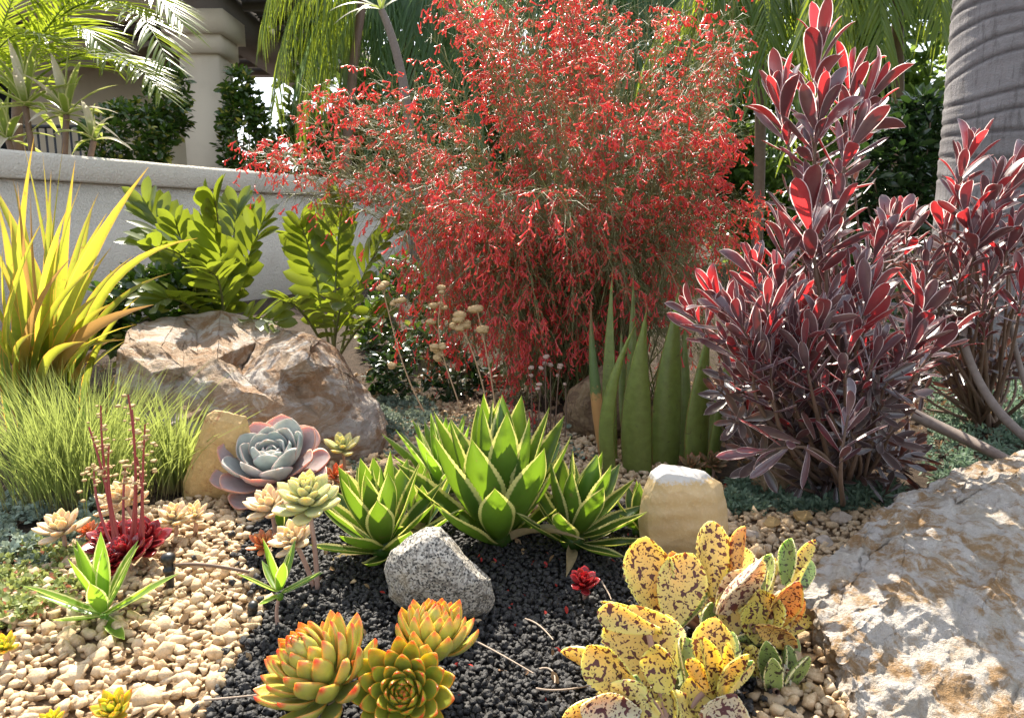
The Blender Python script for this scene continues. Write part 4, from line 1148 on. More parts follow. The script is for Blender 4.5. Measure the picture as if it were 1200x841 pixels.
# ------------------------------------------------------------------ zamia-like plants by the wall
LT = [mk('leaflet', *(lambda b: (b[0], b[1], None, b[3]))(blade([(0, 0, 0), (0, .5, .03), (0, 1, -.05 - .06 * k)], .205, (0, 0, 1), 7, 4, cup=.22, b=.2, p=.62, k=.6)), None, M['zamia']) for k in range(3)]
def zamia(label, root, fronds, seed):
    rng = np.random.default_rng(seed)
    o = thing('broad_leaved_plant', label, 'plant', root, 'broad leaved plants by the wall')
    for (pts, L, n) in fronds:
        P = Wp(pts)
        c = bez(P, 2 * n + 6)
        fo_ = ob('frond', Geo().add(*tube(c, 0.006, 0.002, 5)).mesh('frond', M['stem_green'], root), o)
        tan = np.gradient(c, axis=0)
        for i in range(n):
            f = i / (n - 1)
            j = 5 + i * 2
            t = nz(tan[j]); up = v3(0, -.55, .85)
            s = nz(np.cross(t, up)); nn = np.cross(s, t)
            l = L * (0.7 + .45 * math.sin(math.pi * (.12 + .7 * f))) * rng.uniform(.9, 1.1)
            for sd in (-1, 1):
                d = nz(s * sd * (1 - .45 * f) + t * (.45 + .7 * f) + nn * (.35 + .15 * rng.normal()))
                place('leaflet', LT[rng.integers(3)], fo_, c[j] + t * sd * .004, d, nn * 1.0 - s * sd * .5 + .2 * rng.normal(size=3), l, root, rng.uniform(.85, 1.15))
    return o
ra = W(262, 395, 2.95); ra[2] = H(ra[0], ra[1])
zamia('broad leaved green plant by the wall behind the top of the brown boulder', ra, [
    ([(262, 400, 2.95), (262, 320, 2.9), (258, 270, 2.85), (252, 236, 2.75)], .15, 13),
    ([(258, 400, 2.95), (240, 310, 2.9), (215, 285, 2.8), (165, 290, 2.6)], .115, 13),
    ([(255, 400, 3.0), (215, 310, 3.05), (190, 270, 3.1), (168, 235, 3.1)], .13, 11),
    ([(265, 400, 2.95), (285, 320, 2.9), (295, 285, 2.9), (312, 255, 2.9)], .12, 11),
    ([(265, 400, 2.9), (290, 370, 2.75), (310, 365, 2.65), (330, 385, 2.55)], .11, 9),
    ([(255, 400, 2.9), (225, 350, 2.75), (200, 340, 2.65), (180, 360, 2.55)], .12, 10),
    ([(262, 400, 2.9), (262, 340, 2.7), (258, 320, 2.6), (245, 320, 2.5)], .12, 9),
    ([(262, 400, 3.0), (270, 300, 3.1), (275, 265, 3.15), (280, 240, 3.2)], .12, 11),
    ([(255, 400, 3.0), (230, 320, 3.0), (215, 300, 3.0), (205, 255, 2.95)], .12, 10)], 71)
rb = W(392, 420, 2.9); rb[2] = H(rb[0], rb[1])
zamia('broad leaved green plant by the wall right of the boulder top', rb, [
    ([(392, 420, 2.9), (392, 330, 2.85), (395, 280, 2.8), (402, 235, 2.75)], .13, 12),
    ([(388, 420, 2.9), (372, 330, 2.85), (365, 290, 2.85), (352, 262, 2.8)], .12, 11),
    ([(398, 420, 2.9), (420, 320, 2.85), (440, 280, 2.8), (478, 268, 2.7)], .11, 14),
    ([(388, 420, 2.85), (360, 370, 2.7), (345, 350, 2.6), (332, 355, 2.5)], .10, 9),
    ([(396, 420, 2.85), (420, 380, 2.7), (435, 365, 2.6), (452, 375, 2.5)], .10, 9),
    ([(390, 420, 2.85), (395, 370, 2.65), (400, 350, 2.55), (405, 355, 2.45)], .10, 9),
    ([(392, 420, 3.0), (380, 310, 3.1), (370, 280, 3.15), (340, 275, 3.2)], .11, 10)], 72)

# ------------------------------------------------------------------ dracaena over the wall on the left
rd = W(40, 200, 4.7); rd[2] = H(rd[0], rd[1])
dr = thing('dracaena', 'striped dracaena with bleached drooping leaves in front of the feather palm', 'dracaena', rd)
rng = np.random.default_rng(81)
for (hx_, hy_, n, LL) in ((30, 125, 22, .42), (78, 135, 18, .36), (10, 165, 12, .32), (110, 165, 10, .26)):
    hd_ = W(hx_, hy_, 4.7)
    ob('stem', Geo().add(*tube([rd, (rd + hd_) / 2 + v3(.03, 0, 0), hd_], .022, .018, 7, 8)).mesh('stem', M['stem_brown'], rd), dr)
    for i in range(n):
        az = i * 2.4; el = math.radians(82 - 95 * (i / n))
        d = v3(math.cos(az) * math.cos(el), math.sin(az) * math.cos(el), math.sin(el))
        e = hd_ + d * LL * rng.uniform(.8, 1.1) + v3(0, 0, -LL * .35 * (i / n))
        hand_leaf(dr, rd, M['draca'], hd_, e, .026, v3(-d[0], -d[1] - .2, 1.2), v3(0, 0, .07), nu=9, nv=4, cup=.4, b=.6, p=.4, twist=rng.normal() * .3)
# ------------------------------------------------------------------ rocks
relief('boulder', [(132, 470, 2.05), (138, 411, 2.12), (149, 387, 2.25), (170, 377, 2.5), (210, 370, 2.6), (258, 363, 2.62), (300, 374, 2.6), (335, 387, 2.5), (377, 397, 2.3), (403, 419, 2.28), (422, 448, 2.26), (446, 471, 2.22), (456, 517, 2.12), (450, 560, 2.05), (380, 575, 1.95), (300, 580, 1.92), (215, 585, 1.9), (150, 570, 1.92), (128, 530, 1.98)],
       [(188, 406, 2.10), (162, 402, 2.14), (215, 400, 2.30), (230, 388, 2.50), (300, 400, 2.48), (285, 428, 2.34), (255, 420, 2.06), (232, 415, 2.14), (284, 441, 2.16), (329, 433, 2.03), (345, 415, 2.07), (365, 402, 2.12), (252, 473, 1.96), (205, 450, 2.06), (178, 437, 2.00), (322, 470, 1.95), (350, 455, 2.06), (360, 420, 2.02), (370, 440, 2.04), (375, 490, 1.98), (345, 520, 1.93), (412, 480, 2.08), (425, 515, 2.03), (300, 520, 1.90), (240, 525, 1.90), (190, 500, 1.93), (280, 455, 2.0), (215, 430, 2.06), (390, 430, 2.12)],
       2.75, M['boulder_brown'], 'large craggy brown and grey boulder behind the blue rosette', 'boulder', amp=0.005, levels=5, freq=16, jag=0.016, seed=3, flat=True, ridged=False)
relief('boulder', [(925, 712, 1.15), (940, 680, 1.2), (985, 642, 1.30), (1020, 605, 1.38), (1050, 582, 1.42), (1110, 556, 1.5), (1150, 540, 1.55), (1215, 525, 1.58), (1300, 530, 1.55), (1400, 640, 1.4), (1450, 850, 1.1), (1400, 1050, .82), (1200, 1100, .74), (1020, 1060, .78), (985, 960, .98), (960, 880, 1.06), (945, 800, 1.14), (930, 750, 1.20)],
       [(945, 706, 1.12), (965, 735, 1.05), (985, 768, .98), (997, 800, .94), (1006, 835, .90), (1018, 900, .82), (965, 780, 1.08), (975, 840, 1.0), (1010, 670, 1.2), (1060, 625, 1.3), (1120, 590, 1.36), (1190, 560, 1.42), (1050, 700, 1.1), (1040, 780, .99), (1120, 660, 1.2), (1130, 740, 1.06), (1090, 830, .92), (1190, 640, 1.24), (1200, 760, 1.04), (1180, 850, .9), (1280, 620, 1.3), (1300, 760, 1.08), (1270, 880, .86), (1150, 950, .78)],
       1.85, M['boulder_white'], 'huge white and orange quartz boulder beside the spotted leaves', 'boulder', amp=0.008, levels=6, freq=26, jag=0.02, seed=8, flat=True, ridged=False)
def stone(name, outline, Y, bulge, back, mat, label, **kw):
    a, b = puff(outline, Y, bulge)
    return relief(name, a, b, back, mat, label, 'stone', **kw)
stone('stone', [(450, 668), (458, 645), (478, 628), (500, 617), (516, 616), (528, 628), (550, 655), (574, 678), (581, 700), (570, 722), (545, 734), (520, 730), (490, 716), (470, 715), (456, 700)], 1.19, .055, 1.32, M['granite'], 'grey speckled granite stone sitting on the black gravel', amp=.004, levels=4, freq=18, jag=.012, seed=4, ridged=False)
stone('stone', [(748, 610), (752, 580), (762, 552), (775, 544), (800, 546), (826, 552), (845, 566), (852, 590), (853, 640), (845, 665), (800, 668), (752, 660)], 1.43, .05, 1.56, M['stone_tan'], 'squarish banded tan stone standing in front of the aloe', amp=.003, levels=4, freq=14, jag=.010, seed=5, ridged=False)
stone('stone', [(216, 590), (215, 565), (228, 525), (243, 487), (252, 481), (268, 483), (288, 488), (296, 520), (300, 580), (280, 600), (240, 600)], 1.75, .03, 1.86, M['stone_yellow'], 'upright ochre stone leaning against the brown boulder', amp=.004, levels=4, freq=14, jag=.014, seed=6, ridged=False)
stone('stone', [(660, 480), (666, 458), (690, 440), (712, 425), (730, 440), (740, 500), (700, 525), (668, 510)], 2.25, .05, 2.45, M['stone_brown'], 'rough brown stone behind the left aloe leaves', amp=.01, levels=3, freq=14, jag=.03, seed=7)
stone('stone', [(872, 590), (876, 555), (895, 535), (930, 530), (955, 545), (960, 580), (930, 602), (890, 604)], 1.78, .05, 1.95, M['stone_brown'], 'brown stone under the lowest purple leaves', amp=.008, levels=3, freq=14, jag=.03, seed=9)
stone('stone', [(905, 850), (915, 815), (940, 800), (968, 806), (976, 835), (960, 870), (920, 880)], .98, .02, 1.06, M['stone_yellow'], 'small tan stone wedged between the boulder and the spotted leaves', amp=.004, levels=3, freq=20, jag=.03, seed=10)
stone('stone', [(425, 575), (430, 545), (450, 538), (480, 540), (492, 560), (485, 585), (450, 592)], 1.75, .03, 1.85, M['stone_brown'], 'low brown stone between the blue rosette and the agaves', amp=.006, levels=3, freq=18, jag=.03, seed=12)
for i, (a, b, s, lab) in enumerate([(905, 618, 13, 'loose tan rock on the gravel right of the tan stone'), (940, 612, 15, 'loose ochre rock on the gravel under the purple shrub'), (985, 612, 14, 'loose pale rock by the tip of the quartz boulder'), (965, 640, 12, 'loose grey rock between the spotted leaves and quartz boulder'), (880, 632, 11, 'loose small rock behind the spotted leaves'), (720, 590, 14, 'loose pale rock between agave and tan stone'), (690, 565, 12, 'loose pale rock at the aloe foot')]):
    q = G(a, b)
    c_ = chip(3, 11, .5, .85, np.random.default_rng(200 + i), (1, .9, .7))
    V = c_[0] * s / 870 * q[1] * 1.0
    ob('rock', mk('rock', V, None, c_[2], None, None, M['stone_yellow'] if i in (1, 0) else M['greystone'], False), None, q + v3(0, 0, .012), None, lab, 'rock', 'loose rocks on the gravel')

# ------------------------------------------------------------------ agaves
def var(prefix, n, fn, mat):
    out = []
    for k in range(n):
        V, Q, T, uv = fn(k)
        out.append(mk(prefix, V, Q, None, uv, None, mat))
    return out
AG = var('leaf', 4, lambda k: blade([(0, 0, 0), (0, .35, -.02), (0, .75, .02 + .02 * k), (0, 1, .10 + .04 * k)], .135 + .010 * k, (0, 0, 1), 46, 8, cup=.42 + .06 * (k % 2), b=.52, p=.46, k=1.1, teeth=.045, wave=.05), M['agave'])
AGN = var('leaf', 3, lambda k: blade([(0, 0, 0), (0, .4, -.02), (0, .75, .0 + .03 * k), (0, 1, .06)], .105, (0, 0, 1), 22, 6, cup=.45, b=.6, p=.38, k=1.1, teeth=.04), M['agave_small'])
STRAW = var('leaf', 3, lambda k: blade([(0, 0, 0), (0, .4, .06), (0, .75, -.05 - .06 * k), (0, 1, -.22)], .085, (0, 0, 1), 14, 4, cup=.8, b=.7, p=.35, k=1.2, wave=.25, twist=.5 - .5 * k), M['straw'])
def agave(label, base, n, L, meshes, seed, el0=84, el1=2, pw=.9, core=.03, tilt=(0, 0, 1), group=None, h=.05, lmin=.6):
    rng = np.random.default_rng(seed)
    o = thing('agave', label, 'agave', base, group)
    e1, e2, a = basis(tilt)
    g = chip(2, 0, 1, 1, rng)
    ob('core', mk('core', g[0] * core * v3(1, 1, 1.1) + a * core * .8, None, g[2], np.full((len(g[0]), 2), .5), None, meshes[0].materials[0]), o)
    for i in range(n):
        f = (i + .5) / n
        az = i * 2.39996 + seed
        el = math.radians(el0 + (el1 - el0) * f ** pw + rng.normal() * 4)
        rad_ = e1 * math.cos(az) + e2 * math.sin(az)
        d = rad_ * math.cos(el) + a * math.sin(el)
        n_ = -rad_ * math.sin(el) + a * math.cos(el)
        l = L * (lmin + (1 - lmin) * math.sin(math.pi * (.28 + .5 * f))) * rng.uniform(.92, 1.06)
        if f > .86 and n > 20 and rng.uniform() < .6: msh = STRAW; l *= .8; n_ = n_ + .5 * rng.normal(size=3)
        else: msh = meshes
        place('leaf', msh[rng.integers(len(msh))], o, base + a * (h * (1 - f) + .008) + rad_ * core * (.3 + .7 * f), d, n_ + .08 * rng.normal(size=3), l, base, rng.uniform(.92, 1.1))
    return o
def at_ground(px, py):
    return G(px, py)
agave('big variegated agave with cream toothed margins in the middle of the black gravel', at_ground(585, 636), 28, .265, AG, 3, el0=87, el1=24, pw=.95, core=.035)
agave('spreading variegated agave on the black gravel beside the tan stone', at_ground(668, 642), 24, .165, AG, 4, el0=86, el1=6, pw=.85, core=.026, tilt=(.25, -.1, 1))
agave('variegated agave between the ghost plants and the granite stone', at_ground(452, 652), 28, .165, AG, 6, el0=86, el1=8, pw=.9, core=.025, tilt=(-.1, -.1, 1))
agave('tiny agave pup beside the tan stone and the spreading agave', at_ground(747, 628), 11, .10, AG, 7, core=.012, h=.02)
agave('small light green agave alone on the pale gravel', at_ground(122, 728), 15, .125, AGN, 8, el0=85, el1=5, pw=.9, core=.008, h=.02)
agave('small agave offset hanging over a thin brown stem by the ghost plants', at_ground(330, 735) + v3(0, 0, .05), 10, .085, AGN, 9, el0=82, el1=5, core=.006, h=.015)
pb = at_ground(330, 735)
ob('bare_stem', Geo().add(*tube([pb + v3(-.004, 0, -.01), pb + v3(-.012, 0, .03), pb + v3(0, 0, .055)], .0035, .003, 6, 8)).mesh('bare_stem', M['stem_pink'], pb), None, pb, None, 'thin bare brown stem under the small agave offset', 'stem')
agave('tuft of narrow green leaves behind the big agave', at_ground(522, 575), 40, .17, AGN, 10, el0=88, el1=15, pw=.8, core=.05, h=.03)
agave('pair of narrow leaved agave pups between the left and big agave', at_ground(495, 625), 14, .14, AG, 14, core=.016, h=.02)
agave('tiny striped pup among the ghost plants', at_ground(330, 628) + v3(0, 0, .01), 5, .075, AG, 15, core=.008, h=.01, el0=88, el1=55)

# ------------------------------------------------------------------ upright aloe
ro = W(765, 556, 1.96); ro[2] = H(ro[0], ro[1])
al = thing('aloe', 'tall upright aloe with smooth broad green blades behind the tan stone', 'aloe', ro)
AL = [(693, 348, .00, 712, 552, 8.5, (-.03, 0, .02), 'aloe_dry'), (718, 312, .10, 718, 545, 10, (-.015, 0, 0), 'aloe'), (749, 372, -.12, 716, 556, 10, (-.085, 0, -.02), 'aloe'), (759, 356, -.06, 748, 566, 19, (-.03, 0, -.01), 'aloe'),
      (796, 332, .03, 782, 552, 20, (-.012, 0, 0), 'aloe'), (742, 316, .18, 742, 540, 10, (0, 0, 0), 'aloe'), (832, 372, -.02, 820, 556, 21, (-.01, 0, -.01), 'aloe'), (803, 370, .2, 800, 540, 10, (0, 0, 0), 'aloe'), (843, 440, -.02, 833, 553, 11, (.02, 0, 0), 'aloe'), (728, 380, .22, 745, 545, 10, (-.02, 0, 0), 'aloe'),
      (855, 400, .15, 825, 545, 12, (.02, 0, 0), 'aloe')]
for (a, b, dy, a0, b0, w, bd, m) in AL:
    hand_leaf(al, ro, M[m], W(a0, b0, 1.96 + dy * .6) - v3(0, 0, .01), W(a, b, 1.96 + dy), w / 870 * 1.96 * .98, v3((765 - a0) / 90, -1 if dy > .1 else .9, .15), bd, nu=18, nv=7, cup=.35 if dy < .1 else -.3, thick=.009, b=.85, p=.28, k=1.35, top=.5)

# ------------------------------------------------------------------ rosettes
def rosette(name, label, center, axis, n, L, meshes, seed, cat='succulent', el0=80, el1=8, pw=.8, lmin=.35, core=.2, hgt=.15, group=None, stem=None, root=None, stemmat='stem_pink', jit=3, off=0.0, outer=None):
    rng = np.random.default_rng(seed)
    root = center if root is None else root
    o = thing(name, label, cat, root, group)
    e1, e2, a = basis(axis)
    g = chip(2, 0, 1, 1, rng)
    ob('core', mk('core', g[0] * L * max(core, .12) + a * L * hgt * .3 + (center - root), None, g[2], np.full((len(g[0]), 2), .5), None, meshes[0].materials[0]), o)
    for i in range(n):
        f = (i + .5) / n
        az = i * 2.39996 + off
        el = math.radians(el0 + (el1 - el0) * f ** pw + rng.normal() * jit)
        rad_ = e1 * math.cos(az) + e2 * math.sin(az)
        d = rad_ * math.cos(el) + a * math.sin(el)
        n_ = -rad_ * math.sin(el) + a * math.cos(el)
        l = L * (lmin + (1 - lmin) * min(1, f * 1.25) ** .7) * rng.uniform(.94, 1.06)
        ms_ = outer if outer and f > .66 else meshes
        place('leaf', ms_[rng.integers(len(ms_))], o, center + a * L * hgt * (1 - f) + rad_ * L * core * f, d, n_ + .06 * rng.normal(size=3), l, root, rng.uniform(.94, 1.08))
    if stem: ob('stem', Geo().add(*tube(stem, .0048, .004, 7, 10)).mesh('stem', M[stemmat], root), o)
    return o
EV = var('leaf', 3, lambda k: blade([(0, 0, 0), (0, .45, -.03), (0, .8, .05), (0, 1.0, .20 + .05 * k)], .33, (0, 0, 1), 16, 6, cup=.32, thick=.055, b=.35, p=.64, k=.66, top=.4), M['echev_blue'])
EP = var('leaf', 3, lambda k: blade([(0, 0, 0), (0, .45, -.03), (0, .8, .02), (0, 1.0, .08 + .06 * k)], .33, (0, 0, 1), 16, 6, cup=.3, thick=.05, b=.35, p=.64, k=.66, top=.4), M['echev_pink'])
cb = G(325, 582) + v3(0, 0, .045)
rosette('blue_rosette', 'large blue grey rosette with pink leaf edges in front of the brown boulder', cb, (.02, -.5, 1), 46, .140, EV, 1, el0=82, el1=14, pw=.95, lmin=.30, core=.15, hgt=.28, outer=EP, root=G(325, 582))
GH = var('leaf', 2, lambda k: blade([(0, 0, 0), (0, .5, -.04), (0, 1.0, .10 + .1 * k)], .235, (0, 0, 1), 9, 5, cup=.15, thick=.11, b=.45, p=.6, k=.75, top=.6), M['ghost'])
BR = var('leaf', 2, lambda k: blade([(0, 0, 0), (0, .5, -.04), (0, 1.0, .10 + .1 * k)], .2, (0, 0, 1), 8, 5, cup=.15, thick=.08, b=.45, p=.6, k=.9, top=.6), M['brown_ros'])
GG = var('leaf', 2, lambda k: blade([(0, 0, 0), (0, .5, -.04), (0, 1.0, .10 + .1 * k)], .26, (0, 0, 1), 9, 5, cup=.15, thick=.11, b=.45, p=.6, k=.7, top=.6), M['ghost_green'])
OR = var('leaf', 2, lambda k: blade([(0, 0, 0), (0, .5, -.04), (0, 1.0, .10 + .1 * k)], .22, (0, 0, 1), 8, 5, cup=.15, thick=.10, b=.45, p=.6, k=.8, top=.6), M['orange_ros'])
SR = var('leaf', 2, lambda k: blade([(0, 0, 0), (0, .5, -.04), (0, 1.0, .16 + .1 * k)], .30, (0, 0, 1), 9, 5, cup=.2, thick=.10, b=.4, p=.66, k=.6, top=.6), M['sempred'])
def ghost(px, py, r, n, ms, seed, label, axis=(0, -.35, 1), stemto=None, hgt=.3, Y=None, el1=8, pw=.8):
    g = G(px, py + r) if stemto is None else G(*stemto)
    c = W(px, py, g[1] - .01) if Y is None else W(px, py, Y)
    st = [g - v3(0, 0, .005), (g + c) / 2 + v3(.006, 0, 0), c]
    return rosette('pale_rosette' if ms in (GH, GG) else 'small_rosette', label, c, axis, n, r / 870 * g[1] * 1.22, ms, seed, el1=el1, pw=pw, core=.12, hgt=hgt, stem=st, root=g)
ghost(362, 596, 34, 34, GG, 21, 'tall pale green ghost plant rosette above the black gravel', (.05, -.35, 1), (372, 690), hgt=.7)
ghost(318, 598, 27, 24, GH, 22, 'cream ghost plant rosette touching the blue rosette', (-.2, -.3, 1), (322, 640))
ghost(346, 636, 24, 22, GH, 23, 'pinkish ghost plant rosette below the tall pale green one', (-.3, -.5, .9), (368, 688))
ghost(310, 640, 18, 20, OR, 24, 'small orange red rosette on the edge of the black gravel', (0, -.3, 1))
ghost(148, 592, 28, 22, GH, 25, 'peach rosette on a stem behind the crimson rosettes', (-.35, -.3, 1), (165, 628), hgt=.5)
ghost(74, 624, 26, 22, GH, 26, 'dusty beige rosette at the left grass clump', (-.1, -.3, 1))
ghost(205, 610, 20, 20, GH, 27, 'small peach rosette on pale gravel left of the ochre stone', (0, -.4, 1))
ghost(228, 607, 17, 18, GH, 28, 'tiny peach rosette on pale gravel under the ochre stone', (.1, -.4, 1))
ghost(102, 625, 13, 16, OR, 29, 'tiny orange rosette beside the beige rosette', (0, -.4, 1))
ghost(392, 560, 16, 14, OR, 30, 'small pink rosette at the right edge of the blue rosette', (.4, -.3, 1))
ghost(402, 528, 20, 16, GG, 31, 'yellow green rosette at the foot of the brown boulder', (0, -.3, 1), (402, 560))
ghost(684, 685, 17, 20, SR, 32, 'dark red rosette half sunk in the black gravel', (0, -.4, 1))
ghost(810, 548, 15, 22, BR, 33, 'small brown rosette in front of the aloe foot', (0, -.5, 1))
ghost(835, 545, 16, 22, BR, 34, 'small brown rosette at the right aloe foot', (0.1, -.5, 1))
AV0 = lambda wd: (lambda k: blade([(0, 0, 0), (0, .4, -.05), (0, .8, .10 + .03 * k), (0, 1.0, .30 + .06 * k)], wd, (0, 0, 1), 14, 6, cup=.30, thick=.09, b=.6, p=.46, k=.9, top=.5))
AV = var('leaf', 3, AV0(.255), M['agavoides']); AVG = var('leaf', 3, AV0(.25), M['agavoides_g'])
ghost(135, 835, 24, 24, AVG, 35, 'green rosette with orange tips at the gravel edge left of the wax rosettes', (0, -.4, 1))
ghost(6, 760, 16, 18, AVG, 36, 'small orange edged rosette on the far side of the pale gravel', (0, -.4, 1))
ghost(62, 846, 14, 16, AVG, 37, 'little green rosette next to the orange tipped one', (0, -.4, 1))
# crimson cluster with flower stalks
for i, (a, b, r, lab) in enumerate([(135, 640, 27, 'crimson rosette left in the red cluster'), (168, 640, 27, 'crimson rosette right in the red cluster'), (150, 655, 25, 'crimson rosette at the front of the red cluster'), (128, 662, 18, 'small crimson rosette low in the red cluster')]):
    ghost(a, b, r, 30, SR, 40 + i, lab, (-.2 + .3 * (i % 2), -.3, 1), (a, b + 18), hgt=.5, el1=0)['group'] = 'crimson rosettes'
rs = G(150, 668)
fs = thing('flower_stalks', 'thin red flower stalks with tan heads rising from the crimson rosettes', 'flower stalks', rs)
rng = np.random.default_rng(91)
HEAD = [chip(1, 4, .6, .9, rng, (1, 1, .55), .06) for _ in range(3)]
HM = [mk('flower_head', h[0], None, h[2], None, None, M['seed']) for h in HEAD]
for (a, b, a0) in [(118, 475, 138), (104, 500, 134), (150, 462, 152), (155, 480, 158), (170, 497, 168), (128, 520, 142), (160, 535, 160), (110, 545, 132), (147, 548, 147)]:
    p0 = W(a0, 640, rs[1] - .01); e = W(a, b, rs[1] + rng.normal() * .03)
    c = bez([p0, (p0 + e) / 2 + v3(rng.normal() * .012, 0, 0), e], 14)
    s_ = ob('stalk', Geo().add(*tube(c, .0032, .0016, 6)).mesh('stalk', M['stem_red'], rs), fs)
    for k in range(15):
        f = 1 - .028 * k * rng.uniform(.6, 1.4)
        q = c[min(13, int(f * 13))] + v3(rng.normal() * (.003 + .0014 * k), rng.normal() * .008, rng.normal() * .004)
        h_ = ob('flower_head', HM[rng.integers(3)], s_, q - rs); h_.scale = [rng.uniform(.0028, .0068)] * 3
# foreground wax rosettes
def wax(label, px, py, Y, axis, n, rpx, ms, seed, **kw):
    c = W(px, py, Y); g = v3(c[0], c[1], H(c[0], c[1]))
    return rosette('wax_rosette', label, c, axis, n, rpx / 870 * Y, ms, seed, root=g, group='wax rosettes', stem=[g - v3(0, 0, .01), (g + c) / 2, c], **kw)
wax('wax rosette with yellow leaves and red tips leaning away left of its twins', 388, 806, .90, (-.42, -.30, .95), 66, 64, AV, 61, el0=86, el1=8, pw=1.1, lmin=.5, core=.48, hgt=1.0, jit=2)
wax('green wax rosette with red tips opening upwards between its twins', 474, 812, .88, (.02, -.85, .62), 62, 54, AVG, 62, el0=86, el1=18, pw=.85, lmin=.24, core=.52, hgt=.35, jit=2)
wax('orange tipped wax rosette against the granite stone', 506, 762, .97, (.12, .05, 1), 52, 50, AV, 63, el0=86, el1=24, pw=1.1, lmin=.55, core=.46, hgt=.6, jit=2)

# ------------------------------------------------------------------ spotted kalanchoe
def kal(label, stem_px, leaves, seed):
    rng = np.random.default_rng(seed)
    rt = G(*stem_px)
    o = thing('spotted_plant', label, 'succulent', rt, 'spotted leaved plants')
    a_, b_ = np.array([l[2] for l in leaves]), np.array([l[3] for l in leaves])
    leaves = list(leaves)
    for q in list(leaves):                      # younger leaves tucked behind the larger ones
        if rng.uniform() < .75:
            dx, dyy = rng.normal() * 16, rng.uniform(2, 22)
            leaves.append((q[0] + dx, q[1] + dyy, q[2] + dx * .3, q[3] + 4, q[4] * rng.uniform(.6, .95), q[5] if rng.uniform() < .5 else ('kal' if rng.uniform() < .6 else 'kal_green'), q[6] + .03, q[7] + .01))
    base_ = list(leaves)
    for _ in range(len(base_) // 3):
        q = base_[rng.integers(len(base_))]
        leaves.append((q[0] + rng.normal() * 20, q[1] + rng.uniform(8, 26), q[2] + rng.normal() * 8, q[3] + 6, q[4] * .55 + 6, 'kal' if rng.uniform() < .7 else 'kal_pale', q[6] + rng.uniform(-.03, .04), q[7]))
    for (a, b, a0, b0, w, m, Y, lean) in leaves:
        w *= 1.18
        Y = .35 * (.93 if stem_px[0] < 800 else 1.06) + .65 * Y * (.87 if stem_px[0] < 800 else .90)
        a0, b0 = a0 + (a0 - a) * .12, b0 + (b0 - b) * .12
        B_, T_ = W(a0, b0, Y), W(a, b, Y + lean * 2.0)
        ln = np.linalg.norm(T_ - B_)
        nrm = v3(rng.normal() * .6 - .1, -.9 if rng.uniform() < .7 else .9, .3)
        hand_leaf(o, rt, M[m], B_, T_, w / 870 * Y * .56, nrm, v3(rng.normal() * .012, .14 * ln, 0), nu=28, nv=8, cup=rng.uniform(.35, .75), thick=.0042, top=.8, b=.36, p=.58, k=.58, scal=15, twist=rng.normal() * .3)
    cx_ = W(np.mean([l[2] for l in leaves]), np.mean([l[3] for l in leaves]), np.mean([l[6] for l in leaves]))
    for q in leaves[::5]:
        B_ = W(q[2], q[3], q[6] * (.87 if stem_px[0] < 800 else .90))
        ob('stem', Geo().add(*tube([rt - v3(0, 0, .01), (rt + B_) / 2 + v3(0, .04, 0), B_ + v3(0, .02, 0)], .006, .004, 7, 8)).mesh('stem', M['stem_pink'], rt), o)
    return o
Y1 = 1.20
kal('spotted yellow plant with upright leaves in front of the tan stone', (830, 740), [
    (757, 628, 770, 716, 50, 'kal', 1.17, .02), (812, 648, 790, 722, 48, 'kal', 1.15, .02), (836, 610, 836, 690, 36, 'kal', 1.21, .02), (893, 655, 848, 712, 50, 'kal_pale', 1.16, -.01), (873, 616, 866, 676, 16, 'kal_orange', 1.22, .01), (788, 645, 790, 700, 22, 'kal_orange', 1.20, .02),
    (904, 648, 893, 695, 22, 'kal_green', 1.23, .02), (928, 630, 922, 680, 22, 'kal_green', 1.24, .01), (956, 632, 935, 685, 14, 'kal', 1.23, .02), (937, 680, 902, 738, 30, 'kal_orange', 1.16, -.02), (888, 690, 888, 742, 44, 'kal', 1.12, .01), (885, 732, 925, 756, 22, 'kal_orange', 1.12, -.02),
    (850, 690, 850, 745, 30, 'kal', 1.14, .02), (822, 660, 830, 720, 26, 'kal_orange', 1.2, .03), (915, 660, 905, 700, 24, 'kal', 1.22, .03), (765, 690, 790, 735, 26, 'kal_green', 1.2, .03), (870, 640, 865, 690, 28, 'kal', 1.24, .03), (948, 655, 925, 695, 18, 'kal_green', 1.25, .03), (835, 705, 835, 750, 30, 'kal_green', 1.13, .02)], 101)
kal('spotted yellow plant with broad front leaves over the black gravel', (790, 868), [
    (700, 716, 760, 735, 26, 'kal', 1.08, .01), (742, 708, 764, 792, 78, 'kal', 1.06, .03), (688, 756, 742, 806, 44, 'kal', 1.02, .02), (680, 828, 742, 838, 42, 'kal_pale', .98, -.01), (769, 754, 776, 806, 40, 'kal', 1.01, .01), (838, 722, 840, 795, 42, 'kal', 1.06, .02), (820, 746, 840, 812, 20, 'kal', 1.02, -.01), (853, 752, 845, 806, 14, 'kal', 1.03, .0), (878, 766, 850, 816, 20, 'kal', 1.02, -.02),
    (815, 785, 822, 848, 42, 'kal', .99, .02), (804, 812, 808, 868, 46, 'kal', .95, .02), (862, 812, 850, 880, 52, 'kal_pale', .95, .01), (745, 810, 752, 872, 42, 'kal', .96, .02), (778, 798, 782, 856, 46, 'kal', .98, .02), (735, 775, 765, 825, 26, 'kal_green', 1.03, .02), (745, 790, 765, 830, 22, 'kal_green', 1.0, .01), (800, 745, 805, 800, 34, 'kal_green', 1.06, .03), (830, 770, 838, 815, 24, 'kal_green', 1.04, .01), (715, 800, 755, 850, 40, 'kal', .97, .01), (860, 740, 852, 800, 28, 'kal_green', 1.08, .02), (785, 720, 790, 780, 34, 'kal', 1.10, .03)], 102)
